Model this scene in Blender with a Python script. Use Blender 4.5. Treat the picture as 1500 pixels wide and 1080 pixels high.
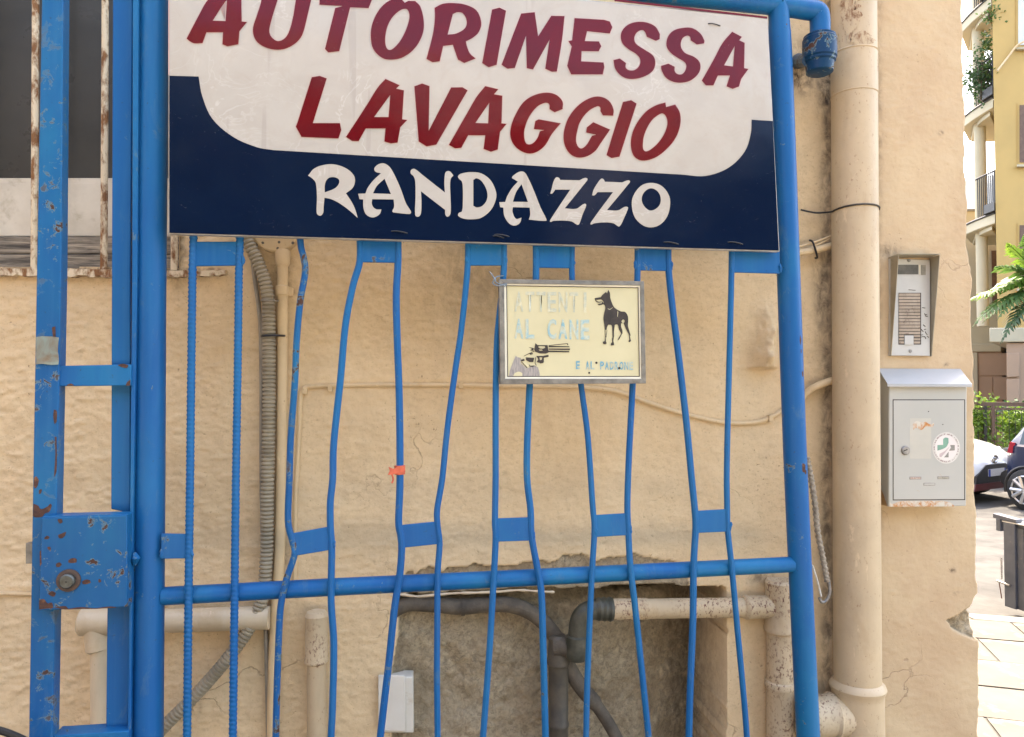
import bpy, bmesh, math, random
import numpy as np
from mathutils import Vector, Matrix

random.seed(7)
R = math.radians
for o in list(bpy.data.objects):
    bpy.data.objects.remove(o, do_unlink=True)
scene = bpy.context.scene
COL = scene.collection

# ---------------------------------------------------------------- camera
F = 1083.3
PITCH = R(1.5)
CAMZ = 1.5
cd = bpy.data.cameras.new("camera")
cd.sensor_width = 36.0
cd.lens = 26.0
cd.clip_start = 0.05
cd.clip_end = 3000
cam = bpy.data.objects.new("camera", cd)
cam.location = (0, 0, CAMZ)
cam.rotation_euler = (R(90) + PITCH, 0, 0)
COL.objects.link(cam)
scene.camera = cam
scene.render.resolution_x = 1024
scene.render.resolution_y = 737

# ---------------------------------------------------------------- light
SUN_EL, SUN_AZ = R(58), R(17)          # azimuth from +Y towards +X
world = bpy.data.worlds.new("World")
scene.world = world
world.use_nodes = True
wn_ = world.node_tree.nodes
wl_ = world.node_tree.links
wn_.clear()
sky = wn_.new("ShaderNodeTexSky")
sky.sky_type = 'NISHITA'
sky.sun_disc = False
sky.sun_elevation = SUN_EL
sky.sun_rotation = SUN_AZ
sky.air_density = 1.0
sky.dust_density = 3.5
sky.ozone_density = 1.0
bg = wn_.new("ShaderNodeBackground")
bg.inputs['Strength'].default_value = 0.15
wo = wn_.new("ShaderNodeOutputWorld")
wl_.new(sky.outputs[0], bg.inputs[0])
wl_.new(bg.outputs[0], wo.inputs[0])
sd = bpy.data.lights.new("sun", 'SUN')
sd.energy = 2.0
sd.angle = R(0.5)
sd.color = (1.0, 0.95, 0.87)
sun = bpy.data.objects.new("sun", sd)
to_sun = Vector((math.sin(SUN_AZ) * math.cos(SUN_EL), math.cos(SUN_AZ) * math.cos(SUN_EL), math.sin(SUN_EL)))
sun.rotation_euler = to_sun.to_track_quat('Z', 'Y').to_euler()
sun.location = (3, 6, 12)
COL.objects.link(sun)
vs = scene.view_settings
vs.view_transform = 'Standard'
vs.look = 'None'
vs.gamma = 1
vs.use_curve_mapping = False
vs.exposure = 3.15
try:
    vs.use_white_balance = True
    vs.white_balance_temperature = 7600
    vs.white_balance_tint = 12
except Exception:
    pass

# ---------------------------------------------------------------- geometry of the place
CF = np.array([0, math.cos(PITCH), math.sin(PITCH)])
CU = np.array([0, -math.sin(PITCH), math.cos(PITCH)])
CR = np.array([1.0, 0, 0])
C0 = np.array([0, 0, CAMZ])

def ray(px, py):
    return CR * ((px - 750) / F) + CU * ((540 - py) / F) + CF

class Plane:
    """a vertical plane of the place (wall or gate): origin, direction along it, normal towards the street"""
    def __init__(s, y0, yaw):
        s.o = np.array([0, y0, 0.0])
        s.u = np.array([math.cos(R(yaw)), math.sin(R(yaw)), 0])
        s.n = np.array([math.sin(R(yaw)), -math.cos(R(yaw)), 0])
        s.z = np.array([0, 0, 1.0])
    def __call__(s, px, py, off=0.0):
        d = ray(px, py)
        t = ((s.o + s.n * off - C0) @ s.n) / (d @ s.n)
        return C0 + d * t
    def su(s, px, py):
        p = s(px, py)
        return float((p - s.o) @ s.u), float(p[2])

WALL = Plane(2.0, 6.0)
GATE = Plane(1.75, 11.0)

def at(px, py, Y):
    d = ray(px, py)
    return C0 + d * (Y / d[1])

def smooth_path(pts, n=8):
    pts = [np.array(p, float) for p in pts]
    out = []
    for i in range(len(pts) - 1):
        p0 = pts[max(i - 1, 0)]; p1 = pts[i]; p2 = pts[i + 1]; p3 = pts[min(i + 2, len(pts) - 1)]
        for k in range(n):
            t = k / n
            out.append(0.5 * ((2 * p1) + (-p0 + p2) * t + (2 * p0 - 5 * p1 + 4 * p2 - p3) * t * t + (-p0 + 3 * p1 - 3 * p2 + p3) * t ** 3))
    out.append(pts[-1])
    return out

class MB:
    def __init__(s):
        s.v = []; s.f = []
    def add(s, vs, fs):
        b = len(s.v)
        s.v += [tuple(map(float, p)) for p in vs]
        s.f += [tuple(b + i for i in f) for f in fs]
        return s
    def box(s, c, hx, hy, hz, rz=0.0):
        ca, sa = math.cos(rz), math.sin(rz)
        vs = []
        for dz in (-hz, hz):
            for dx, dy in ((-hx, -hy), (hx, -hy), (hx, hy), (-hx, hy)):
                vs.append((c[0] + dx * ca - dy * sa, c[1] + dx * sa + dy * ca, c[2] + dz))
        return s.add(vs, [(3, 2, 1, 0), (4, 5, 6, 7), (0, 1, 5, 4), (1, 2, 6, 5), (2, 3, 7, 6), (3, 0, 4, 7)])
    def hexa(s, a, b):
        """a, b: two quads (lists of 4 points), front and back"""
        return s.add(list(a) + list(b), [(0, 1, 2, 3), (7, 6, 5, 4), (1, 0, 4, 5), (2, 1, 5, 6), (3, 2, 6, 7), (0, 3, 7, 4)])
    def prism(s, P, px, off, th):
        f = [P(x, y, off) for x, y in px]
        b = [p - P.n * th for p in f]
        n = len(f)
        fs = [tuple(range(n)), tuple(reversed(range(n, 2 * n)))]
        for i in range(n):
            j = (i + 1) % n
            fs.append((j, i, n + i, n + j))
        return s.add(f + b, fs)
    def tube(s, pts, r, seg=12, cap=True, twist=0.0):
        pts = [np.array(p, float) for p in pts]
        n = len(pts)
        rr = list(r) if hasattr(r, '__len__') else [r] * n
        if len(rr) != n:
            rr = list(np.interp(np.linspace(0, 1, n), np.linspace(0, 1, len(rr)), rr))
        vs = []; nrm = None
        for i in range(n):
            t = pts[min(i + 1, n - 1)] - pts[max(i - 1, 0)]
            t = t / (np.linalg.norm(t) + 1e-12)
            if nrm is None:
                a = np.array([0, 1.0, 0]) if abs(t[1]) < .9 else np.array([1.0, 0, 0])
                nrm = a - t * (a @ t)
            else:
                nrm = nrm - t * (nrm @ t)
            nrm = nrm / (np.linalg.norm(nrm) + 1e-12)
            bn = np.cross(t, nrm)
            ri = rr[i]
            for k in range(seg):
                a = 2 * math.pi * k / seg + twist
                q = ri[k] if hasattr(ri, '__len__') else ri
                vs.append(pts[i] + (nrm * math.cos(a) + bn * math.sin(a)) * q)
        fs = []
        for i in range(n - 1):
            for k in range(seg):
                k2 = (k + 1) % seg
                fs.append((i * seg + k, i * seg + k2, (i + 1) * seg + k2, (i + 1) * seg + k))
        if cap:
            fs.append(tuple(reversed(range(seg))))
            fs.append(tuple(range((n - 1) * seg, n * seg)))
        return s.add(vs, fs)
    def mesh(s, name, origin=(0, 0, 0), smooth=35):
        m = bpy.data.meshes.new(name)
        o = origin
        m.from_pydata([(x - o[0], y - o[1], z - o[2]) for x, y, z in s.v], [], s.f)
        m.validate()
        bm = bmesh.new(); bm.from_mesh(m)
        bmesh.ops.recalc_face_normals(bm, faces=bm.faces)
        bm.to_mesh(m); bm.free()
        if smooth:
            m.shade_smooth()
            m.set_sharp_from_angle(angle=R(smooth))
        return m
    def obj(s, name, mat, parent=None, bevel=0.0, smooth=35, **tags):
        org = parent_world(parent) if parent else (0, 0, 0)
        m = s.mesh(name, org, smooth)
        return link(name, m, mat, parent, bevel, **tags)

def parent_world(o):
    v = Vector((0, 0, 0))
    while o is not None:
        v = v + o.location
        o = o.parent
    return tuple(v)

def link(name, m, mat, parent=None, bevel=0.0, **tags):
    o = bpy.data.objects.new(name, m)
    COL.objects.link(o)
    if mat is not None:
        m.materials.clear()
        m.materials.append(mat)
    if parent is not None:
        o.parent = parent
    if bevel:
        b = o.modifiers.new("bevel", 'BEVEL')
        b.width = bevel; b.segments = 2; b.limit_method = 'ANGLE'; b.angle_limit = R(40)
    for k, v in tags.items():
        if v: o[k] = v
    return o

def thing(name, label, cat, loc=(0, 0, 0), group=None):
    o = bpy.data.objects.new(name, None)
    o.empty_display_size = 0.1
    COL.objects.link(o)
    o.location = tuple(float(c) for c in loc)
    o['label'] = label; o['category'] = cat
    if group: o['group'] = group
    return o

def tag(o, label, cat, group=None):
    o['label'] = label; o['category'] = cat
    if group: o['group'] = group
    return o

# ---------------------------------------------------------------- materials
class NT:
    def __init__(s, name):
        s.m = bpy.data.materials.new(name)
        s.m.use_nodes = True
        s.n = s.m.node_tree.nodes; s.l = s.m.node_tree.links
        s.b = s.n['Principled BSDF']
        s.tc = s.n.new('ShaderNodeTexCoord')
    def link(s, a, b): s.l.new(a, b)
    def noise(s, scale, detail=4, rough=.55, stretch=None, dist=0.0, seed=0.0):
        t = s.n.new('ShaderNodeTexNoise')
        t.inputs['Scale'].default_value = scale
        t.inputs['Detail'].default_value = detail
        t.inputs['Roughness'].default_value = rough
        t.inputs['Distortion'].default_value = dist
        mp = s.n.new('ShaderNodeMapping')
        mp.inputs['Location'].default_value = (seed, seed * 1.7, seed * .6)
        if stretch: mp.inputs['Scale'].default_value = stretch
        s.link(s.tc.outputs['Object'], mp.inputs[0])
        s.link(mp.outputs[0], t.inputs['Vector'])
        return t.outputs['Fac']
    def ramp(s, fac, a, b, ca=(0, 0, 0, 1), cb=(1, 1, 1, 1)):
        r = s.n.new('ShaderNodeValToRGB')
        r.color_ramp.elements[0].position = a; r.color_ramp.elements[0].color = ca
        r.color_ramp.elements[1].position = b; r.color_ramp.elements[1].color = cb
        s.link(fac, r.inputs[0])
        return r.outputs[0]
    def mix(s, fac, a, b):
        x = s.n.new('ShaderNodeMix'); x.data_type = 'RGBA'
        if isinstance(fac, (int, float)): x.inputs[0].default_value = fac
        else: s.link(fac, x.inputs[0])
        for i, c in ((6, a), (7, b)):
            if isinstance(c, tuple): x.inputs[i].default_value = (*c[:3], 1)
            else: s.link(c, x.inputs[i])
        return x.outputs[2]
    def math(s, op, a, b=None):
        x = s.n.new('ShaderNodeMath'); x.operation = op
        for i, c in ((0, a), (1, b)):
            if c is None: continue
            if isinstance(c, (int, float)): x.inputs[i].default_value = c
            else: s.link(c, x.inputs[i])
        return x.outputs[0]
    def attr(s, name):
        a = s.n.new('ShaderNodeAttribute'); a.attribute_name = name
        return a.outputs['Fac']
    def bump(s, h, strength=.3, dist=.002, normal=None):
        b = s.n.new('ShaderNodeBump')
        b.inputs['Strength'].default_value = strength
        b.inputs['Distance'].default_value = dist
        s.link(h, b.inputs['Height'])
        if normal is not None: s.link(normal, b.inputs['Normal'])
        return b.outputs[0]
    def done(s, col=None, rough=None, nor=None, metal=None, **kw):
        if col is not None:
            if isinstance(col, tuple): s.b.inputs['Base Color'].default_value = (*col[:3], 1)
            else: s.link(col, s.b.inputs['Base Color'])
        if rough is not None:
            if isinstance(rough, (int, float)): s.b.inputs['Roughness'].default_value = rough
            else: s.link(rough, s.b.inputs['Roughness'])
        if nor is not None: s.link(nor, s.b.inputs['Normal'])
        if metal is not None:
            if isinstance(metal, (int, float)): s.b.inputs['Metallic'].default_value = metal
            else: s.link(metal, s.b.inputs['Metallic'])
        for k, v in kw.items(): s.b.inputs[k].default_value = v
        return s.m

def simple(name, c1, c2=None, scale=20, rough=.5, bump=.15, bdist=.001, metal=0.0, stretch=None, dirt=None, dirt_lo=.6, dirt_hi=.75, dirt_scale=14, **kw):
    t = NT(name)
    c2 = c2 or tuple(c * .8 for c in c1)
    n1 = t.noise(scale, 5, .6, stretch)
    col = t.mix(t.ramp(n1, .35, .68), c1, c2)
    if dirt:
        d = t.noise(dirt_scale, 6, .65, None, .3, 3.1)
        col = t.mix(t.ramp(d, dirt_lo, dirt_hi), col, dirt)
    n2 = t.noise(scale * 9, 3, .6, stretch)
    return t.done(col, rough, t.bump(n2, bump, bdist), metal, **kw)

def blue_paint(name, rust_lo=.66, dark=0.0, fade=.5, mlo=.44):
    t = NT(name)
    k = 1 - dark
    a = (.0 * k, .088 * k, .262 * k); b = (.003 * k, .135 * k, .28 * k)
    n = t.noise(5, 4, .6, (1, 1, .35), .4)
    col = t.mix(t.math('MULTIPLY', t.ramp(n, .42, .62), fade), a, b)
    tv = t.noise(2.2, 4, .6, (1, 1, .6), .5, 61.0)
    col = t.mix(t.math('MULTIPLY', t.ramp(tv, .50, .70), .45), col, (.0, .060 * k, .19 * k))
    gr_ = t.noise(22, 6, .75, (1, 1, .4), .6, 63.0)
    col = t.mix(t.math('MULTIPLY', t.ramp(gr_, .58, .70), .35), col, (.07 * k, .15 * k, .21 * k))
    sk_ = t.noise(110, 3, .6, None, 0, 66.0)
    col = t.mix(t.math('MULTIPLY', t.ramp(sk_, .68, .74), .55), col, (.03, .04, .05))
    # brush streaks and thin worn places
    n2 = t.noise(60, 3, .6, (1, 1, .05))
    col = t.mix(t.math('MULTIPLY', t.ramp(n2, .5, .8), .22), col, (.04 * k, .16 * k, .30 * k))
    n5 = t.noise(30, 5, .7, None, .5, 9.0)
    gp = t.ramp(n5, rust_lo - .035, rust_lo - .015)
    col = t.mix(t.math('MULTIPLY', t.math('MULTIPLY', gp, .75), t.ramp(t.noise(3.1, 3, .6, None, .3, 21.0), mlo - .04, mlo + .12)), col, (.12, .19, .20))
    rm_ = t.ramp(t.noise(3.1, 3, .6, None, .3, 21.0), mlo, mlo + .14)
    r = t.math('MULTIPLY', t.ramp(n5, rust_lo, rust_lo + .02), rm_)
    n3 = t.noise(160, 4, .7)
    rc = t.mix(n3, (.10, .04, .022), (.04, .026, .022))
    col = t.mix(r, col, rc)
    rough = t.math('ADD', t.math('MULTIPLY', r, .4), t.math('ADD', .33, t.math('MULTIPLY', n3, .18)))
    h = t.math('SUBTRACT', t.math('ADD', t.math('MULTIPLY', t.noise(45, 4, .6), .6), t.math('MULTIPLY', n3, .25)), r)
    return t.done(col, rough, t.bump(h, .35, .0012), **{'Specular IOR Level': .2})

M = {}
M['blue'] = blue_paint('blue_gate_paint', .70)
M['blue_rusty'] = blue_paint('chipped_blue_paint', .60, .08, 1.0, .40)
M['blue_mid'] = blue_paint('scuffed_blue_paint', .655, 0, .8)
M['blue_dark'] = blue_paint('old_dark_blue_paint', .585, .68, 1.0, .2)
M['blue_bar_rust'] = blue_paint('rust_bitten_blue_paint', .57, .15, 1.0, .30)
M['grey_steel'] = simple('grey_steel', (.3, .29, .27), (.16, .15, .14), 60, .45, .3, metal=.6)
M['zinc'] = simple('dull_zinc_edging', (.23, .22, .19), (.12, .115, .10), 35, .45, .25, metal=.5, dirt=(.1, .07, .04))
M['black_plastic'] = simple('black_plastic', (.012, .011, .010), None, 40, .4)
CREAM = (.62, .46, .27)
def cream(name, c=CREAM, lo=.62, hi=.72, pit=.70, rough=.6, dirtc=(.23, .12, .05)):
    t = NT(name)
    n = t.noise(6, 5, .6, None, .3)
    col = t.mix(t.ramp(n, .35, .65), c, tuple(x * .86 for x in c))
    st = t.noise(14, 5, .65, (1, 1, .25), .2, 4.0)
    col = t.mix(t.math('MULTIPLY', t.ramp(st, .52, .75), .35), col, tuple(x * .62 for x in c))
    s3 = t.noise(5, 6, .7, (1.5, 1.5, .5), .5, 51.0)
    col = t.mix(t.math('MULTIPLY', t.ramp(s3, .54, .66), .5), col, tuple(x * y for x, y in zip(c, (.72, .62, .5))))
    fl = t.noise(16, 6, .75, (1, 1, .4), .6, 53.0)
    col = t.mix(t.math('MULTIPLY', t.ramp(fl, .62, .65), .45), col, tuple(min(.75, x * 1.3) for x in c))
    sp = t.noise(150, 3, .65, (1, 1, .6), 0, 2.0)
    msk = t.noise(7, 3, .6, None, 0, 7.0)
    d = t.math('MULTIPLY', t.ramp(sp, lo - .02, hi - .02), t.ramp(msk, .36, .58))
    col = t.mix(d, col, dirtc)
    h = t.math('SUBTRACT', t.math('ADD', t.noise(40, 5, .6), t.math('MULTIPLY', t.noise(250, 2), .2)), t.math('MULTIPLY', d, .6))
    return t.done(col, rough, t.bump(h, .35, .0015))
M['pipe_cream'] = cream('painted_pipe_cream', (.50, .385, .24), .64, .76, rough=.5)
M['pipe_pitted'] = cream('pitted_pipe_cream', (.54, .43, .28), .55, .66, dirtc=(.13, .05, .03))
M['conduit_cream'] = cream('painted_conduit', (.63, .47, .27), .66, .8)
M['pipe_pale'] = cream('pale_plastic_pipe', (.58, .48, .33), .7, .8, rough=.45)
M['corr'] = simple('dusty_grey_corrugated_plastic', (.33, .285, .20), (.22, .185, .125), 20, .6, .1)
M['cable_grey'] = simple('grey_cable_sheath', (.30, .27, .21), (.22, .19, .15), 15, .5)
M['old_pipe'] = simple('mortar_smeared_grey_pipe', (.13, .108, .078), (.06, .05, .038), 22, .8, .6, .003)
M['dark_pvc'] = simple('dark_grey_pipe', (.045, .042, .036), (.10, .085, .06), 18, .5, .3, .002)
M['green_pvc'] = simple('grey_green_fitting', (.032, .036, .026), (.08, .08, .06), 45, .35, .4, .002)
M['white_plastic'] = simple('white_plastic', (.62, .60, .53), (.55, .52, .44), 9, .45, .1, dirt=(.4, .3, .18), dirt_lo=.6, dirt_hi=.8)

# wall stucco with masks painted by the mesh (bare mortar, dirt, painted shade)
def wall_mat():
    t = NT('ochre_stucco')
    n = t.noise(3.2, 6, .6, None, .5)
    col = t.mix(t.ramp(n, .3, .7), (.61, .452, .262), (.67, .52, .32))
    n2 = t.noise(22, 5, .65, None, .3, 5.0)
    col = t.mix(t.math('MULTIPLY', t.ramp(n2, .45, .72), .35), col, (.47, .345, .205))
    st = t.noise(9, 6, .7, (1, 1, .18), .3, 11.0)
    col = t.mix(t.math('MULTIPLY', t.ramp(st, .53, .78), .38), col, (.47, .34, .20))
    sp = t.noise(130, 2, .6, None, 0, 2.0)
    msk = t.noise(5, 3, .6, None, 0, 17.0)
    d = t.math('MULTIPLY', t.ramp(sp, .66, .76), t.ramp(msk, .4, .65))
    col = t.mix(t.math('MULTIPLY', d, .75), col, (.17, .095, .045))
    g1 = t.noise(75, 4, .75, (1, 1, 1.6), .3, 41.0)
    gl_ = t.noise(4.5, 3, .6, None, .3, 43.0)
    col = t.mix(t.math('MULTIPLY', t.ramp(g1, .54, .70), t.math('MULTIPLY', t.ramp(gl_, .35, .62), .55)), col, (.36, .255, .15))
    g2 = t.noise(190, 2, .6, None, 0, 47.0)
    col = t.mix(t.math('MULTIPLY', t.ramp(g2, .60, .72), .30), col, (.30, .21, .12))
    cr = t.n.new('ShaderNodeTexVoronoi'); cr.feature = 'DISTANCE_TO_EDGE'; cr.inputs['Scale'].default_value = 2.3
    mp = t.n.new('ShaderNodeMapping'); t.link(t.tc.outputs['Object'], mp.inputs[0])
    nv = t.n.new('ShaderNodeTexNoise'); nv.inputs['Scale'].default_value = 6; nv.inputs['Detail'].default_value = 6
    t.link(t.tc.outputs['Object'], nv.inputs['Vector'])
    va = t.n.new('ShaderNodeVectorMath'); va.operation = 'MULTIPLY_ADD'
    t.link(nv.outputs['Color'], va.inputs[0]); va.inputs[1].default_value = (.35, .35, .35); t.link(mp.outputs[0], va.inputs[2])
    t.link(va.outputs[0], cr.inputs['Vector'])
    ck = t.math('MULTIPLY', t.ramp(cr.outputs['Distance'], .0015, .006, (1, 1, 1, 1), (0, 0, 0, 1)), t.ramp(t.noise(2.1, 2, .5, None, 0, 31.0), .56, .66))
    col = t.mix(t.math('MULTIPLY', ck, .5), col, (.22, .14, .08))
    cn = t.noise(55, 6, .75, None, .6, 1.0)
    cc = t.mix(t.ramp(cn, .36, .62), (.21, .17, .11), (.42, .345, .225))
    cc = t.mix(t.math('MULTIPLY', t.ramp(t.noise(120, 4, .7, None, .5, 3.0), .52, .66), .5), cc, (.11, .085, .06))
    cn2 = t.noise(6, 5, .6, None, .6, 8.0)
    cc = t.mix(t.math('MULTIPLY', t.ramp(cn2, .45, .65), .6), cc, (.25, .185, .11))
    cm = t.attr('mortar')
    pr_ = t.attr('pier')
    col = t.mix(pr_, col, t.mix(t.ramp(t.noise(4, 5, .6, None, .4, 14.0), .35, .65), (.465, .335, .20), (.525, .40, .245)))  # slightly pinker pier plaster, also darkened to offset the stronger light there
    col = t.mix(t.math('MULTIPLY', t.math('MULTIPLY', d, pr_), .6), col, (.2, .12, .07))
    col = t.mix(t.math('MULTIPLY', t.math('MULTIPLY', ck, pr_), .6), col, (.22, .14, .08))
    col = t.mix(cm, col, cc)
    gm = t.math('MULTIPLY', t.attr('grime_shade'), t.ramp(t.noise(38, 6, .7, (1, 1, .6), .5, 6.0), .38, .62))
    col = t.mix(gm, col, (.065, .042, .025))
    h = t.math('ADD', t.math('MULTIPLY', t.noise(90, 5, .65), .5), t.math('ADD', t.math('MULTIPLY', cn, t.math('MULTIPLY', cm, 2.0)), t.math('MULTIPLY', d, -.5)))
    h = t.math('SUBTRACT', h, t.math('MULTIPLY', ck, .6))
    return t.done(col, .85, t.bump(h, .85, .0032))
M['wall'] = wall_mat()

# ---------------------------------------------------------------- numpy noise
_rng = np.random.RandomState(5)
_tab = _rng.rand(256, 256)
def vnoise(x, y, seed=0):
    x = x + seed * 13.37; y = y + seed * 7.77
    xi = np.floor(x).astype(int); yi = np.floor(y).astype(int)
    fx = x - xi; fy = y - yi
    fx = fx * fx * fx * (fx * (fx * 6 - 15) + 10); fy = fy * fy * fy * (fy * (fy * 6 - 15) + 10)
    a = _tab[xi & 255, yi & 255]; b = _tab[(xi + 1) & 255, yi & 255]
    c = _tab[xi & 255, (yi + 1) & 255]; d = _tab[(xi + 1) & 255, (yi + 1) & 255]
    return (a * (1 - fx) + b * fx) * (1 - fy) + (c * (1 - fx) + d * fx) * fy
def fbm(x, y, o=4, seed=0):
    s = 0; a = 1; t = 0
    for i in range(o):
        s = s + a * vnoise(x, y, seed + i); t += a; a *= .5; x = x * 2.03; y = y * 2.03
    return s / t
def in_poly(x, y, poly):
    ins = np.zeros(x.shape, bool)
    n = len(poly)
    for i in range(n):
        x1, y1 = poly[i]; x2, y2 = poly[(i + 1) % n]
        c = ((y1 > y) != (y2 > y)) & (x < (x2 - x1) * (y - y1) / (y2 - y1 + 1e-9) + x1)
        ins ^= c
    return ins
def sstep(a, b, x):
    t = np.clip((x - a) / (b - a), 0, 1)
    return t * t * (3 - 2 * t)

# ================================================================ THE WALL
wall_root = thing('stucco_wall', 'ochre stucco garage wall with a broken plaster hole low behind the blue gate', 'wall', WALL(900, 568) * np.array([1, 1, 0]))

STEP = .0042
s_arr = np.concatenate([np.arange(-6, -1.5, .4), np.arange(-1.5, 1.33, STEP)])
z_arr = np.concatenate([np.arange(0, .42, .07), np.arange(.42, 2.72, STEP), np.arange(2.8, 6.6, .3)])
NS, NZ = len(s_arr), len(z_arr)
S, Z = np.meshgrid(s_arr, z_arr)
edge_px = [(1406, -60), (1408, 0), (1411, 143), (1413, 187), (1411, 213), (1415, 277), (1416, 360), (1418, 378), (1421, 406), (1421, 435), (1423, 500), (1426, 600), (1428, 735), (1430, 820), (1431, 869), (1419, 892), (1427, 903), (1432, 918), (1433, 960), (1434, 1034), (1431, 1073), (1434, 1100)]
es = [WALL.su(*p) for p in edge_px]
ez = np.array([e[1] for e in es])[::-1]; ee = np.array([e[0] for e in es])[::-1]
E = np.interp(z_arr, ez, ee) + (vnoise(z_arr * 60, z_arr * 0, 3) - .5) * .004 + (vnoise(z_arr * 18, z_arr * 0, 4) - .5) * .006
smax = s_arr[-1]
S = np.where(S > 1.2, 1.2 + (S - 1.2) * ((E[:, None] - 1.2) / (smax - 1.2)), S)
WX = WALL.o[0] + S * WALL.u[0]; WY = WALL.o[1] + S * WALL.u[1]
dxx = WX; dff = WY * CF[1] + (Z - CAMZ) * CF[2]; duu = WY * CU[1] + (Z - CAMZ) * CU[2]
PX = 750 + F * dxx / dff; PY = 540 - F * duu / dff
depth = np.zeros_like(S)
# cast-plaster relief: rough on the left, floated smoother to the right
amp = np.interp(PX, [0, 240, 420, 700, 900, 1150, 1290, 1430], [1.0, 1.0, .75, .55, .4, .35, .35, .3])
lump = fbm(S * 42, Z * 85, 3, 1)
lump = np.clip((lump - .42) * 2.2, 0, 1)
wave = fbm(S * 6, Z * 6, 3, 7) - .5
fine = fbm(S * 160, Z * 170, 2, 12) - .5
lump2 = np.clip((fbm(S * 75, Z * 120, 3, 90) - .45) * 2.4, 0, 1)
disp = amp * (lump * .0036 + lump2 * .0016) + wave * .010 + fine * .0009
# broken plaster
band = [(590, 880), (592, 840), (607, 844), (617, 833), (635, 831), (647, 838), (673, 831), (693, 826), (713, 832), (760, 825), (810, 823), (827, 813), (853, 814), (873, 823), (903, 817), (933, 815), (960, 817), (993, 825), (1010, 850), (1015, 880), (1000, 900), (600, 900)]
hole = [(583, 872), (640, 870), (700, 868), (760, 862), (830, 864), (905, 861), (985, 858), (1062, 862), (1063, 900), (1064, 1400), (570, 1400), (574, 1080), (577, 960), (585, 915), (580, 890)]
jx = (fbm(S * 30, Z * 30, 3, 20) - .5) * 14; jy = (fbm(S * 30, Z * 30, 3, 24) - .5) * 14
mb = in_poly(PX + jx, PY + jy, band)
jx2 = np.where(PX > 1000, (fbm(S * 40, Z * 40, 2, 30) - .5) * 4, jx * .6)
mh = in_poly(PX + jx2, PY + jy * .5, hole)
t_ = np.clip((PX - 585) / (1063 - 585), 0, 1)
rough_c = (fbm(S * 22, Z * 22, 5, 40) - .5)
hd = .035 + .05 * t_ + .20 * t_ ** 3 + rough_c * .016 + (fbm(S * 7, Z * 7, 3, 47) - .5) * .05 + (fbm(S * 90, Z * 90, 3, 44) - .5) * .005
hd = hd + .03 * sstep(900, 872, PY)
disp = np.where(mb, -.008 + rough_c * .012, disp)
disp = np.where(mh, -hd, disp)
slot = in_poly(PX + jx * .5, PY + jy * .3, [(900, 866), (1000, 862), (1062, 864), (1062, 884), (985, 886), (900, 884)])
disp = np.where(slot & mh, disp - .05, disp)
chunk = in_poly(PX + jx * .3, PY + jy * .3, [(1387, 908), (1403, 903), (1419, 892), (1440, 905), (1440, 937), (1428, 937), (1402, 926), (1392, 918)])
disp = np.where(chunk, -.024 + rough_c * .03, disp)
# plastered-over pipe end (the lump by the gate post)
g = np.exp(-(((PX - 1120 - (PY - 500) * -.10) / 15) ** 2)) * sstep(420, 525, PY) * (1 - sstep(538, 543, PY))
disp = disp + g * .055 * (1 + (fbm(S * 60, Z * 30, 3, 50) - .5) * .9)
mortar = np.where(mb | mh | chunk, 1.0, 0.0)
mort_soft = mortar
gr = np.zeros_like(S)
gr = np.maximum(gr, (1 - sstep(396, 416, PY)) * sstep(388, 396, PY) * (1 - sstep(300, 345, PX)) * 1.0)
gr = np.maximum(gr, np.exp(-((PX - 1212) / 10) ** 2) * .75)  # grime along the downpipe together with its painted shade
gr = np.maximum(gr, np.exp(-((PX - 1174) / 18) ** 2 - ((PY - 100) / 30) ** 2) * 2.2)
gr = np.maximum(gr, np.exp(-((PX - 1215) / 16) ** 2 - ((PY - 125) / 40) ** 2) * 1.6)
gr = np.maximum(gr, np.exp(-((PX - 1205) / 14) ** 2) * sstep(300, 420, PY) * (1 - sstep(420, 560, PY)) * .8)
gr = np.maximum(gr, np.exp(-((PX - 690) / 60) ** 2 - ((PY - 400) / 70) ** 2) * .35)  # soft shadow below the big sign, painted into the mask
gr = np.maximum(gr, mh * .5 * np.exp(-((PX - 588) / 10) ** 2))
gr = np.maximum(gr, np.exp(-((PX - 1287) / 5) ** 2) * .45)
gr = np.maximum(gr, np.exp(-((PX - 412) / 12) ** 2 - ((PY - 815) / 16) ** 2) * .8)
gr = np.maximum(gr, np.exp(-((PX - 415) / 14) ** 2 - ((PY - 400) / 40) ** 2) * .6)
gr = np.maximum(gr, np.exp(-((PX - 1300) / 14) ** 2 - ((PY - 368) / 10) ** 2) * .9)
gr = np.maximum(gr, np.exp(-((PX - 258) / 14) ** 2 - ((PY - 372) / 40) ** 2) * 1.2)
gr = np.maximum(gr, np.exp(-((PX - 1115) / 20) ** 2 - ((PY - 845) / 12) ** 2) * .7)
gr = np.maximum(gr, mh * .5 * sstep(905, 868, PY) * sstep(860, 960, PX))  # painted shade under the top edge of the hole, right part
gr = np.maximum(gr, mh * .6 * sstep(995, 1030, PX))  # painted shade on the right reveal of the hole
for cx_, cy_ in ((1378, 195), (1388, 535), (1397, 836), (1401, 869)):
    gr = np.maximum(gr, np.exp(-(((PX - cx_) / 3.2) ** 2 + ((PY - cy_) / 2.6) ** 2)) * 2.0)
P = np.stack([WX + WALL.n[0] * disp, WY + WALL.n[1] * disp, Z], -1)
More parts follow.
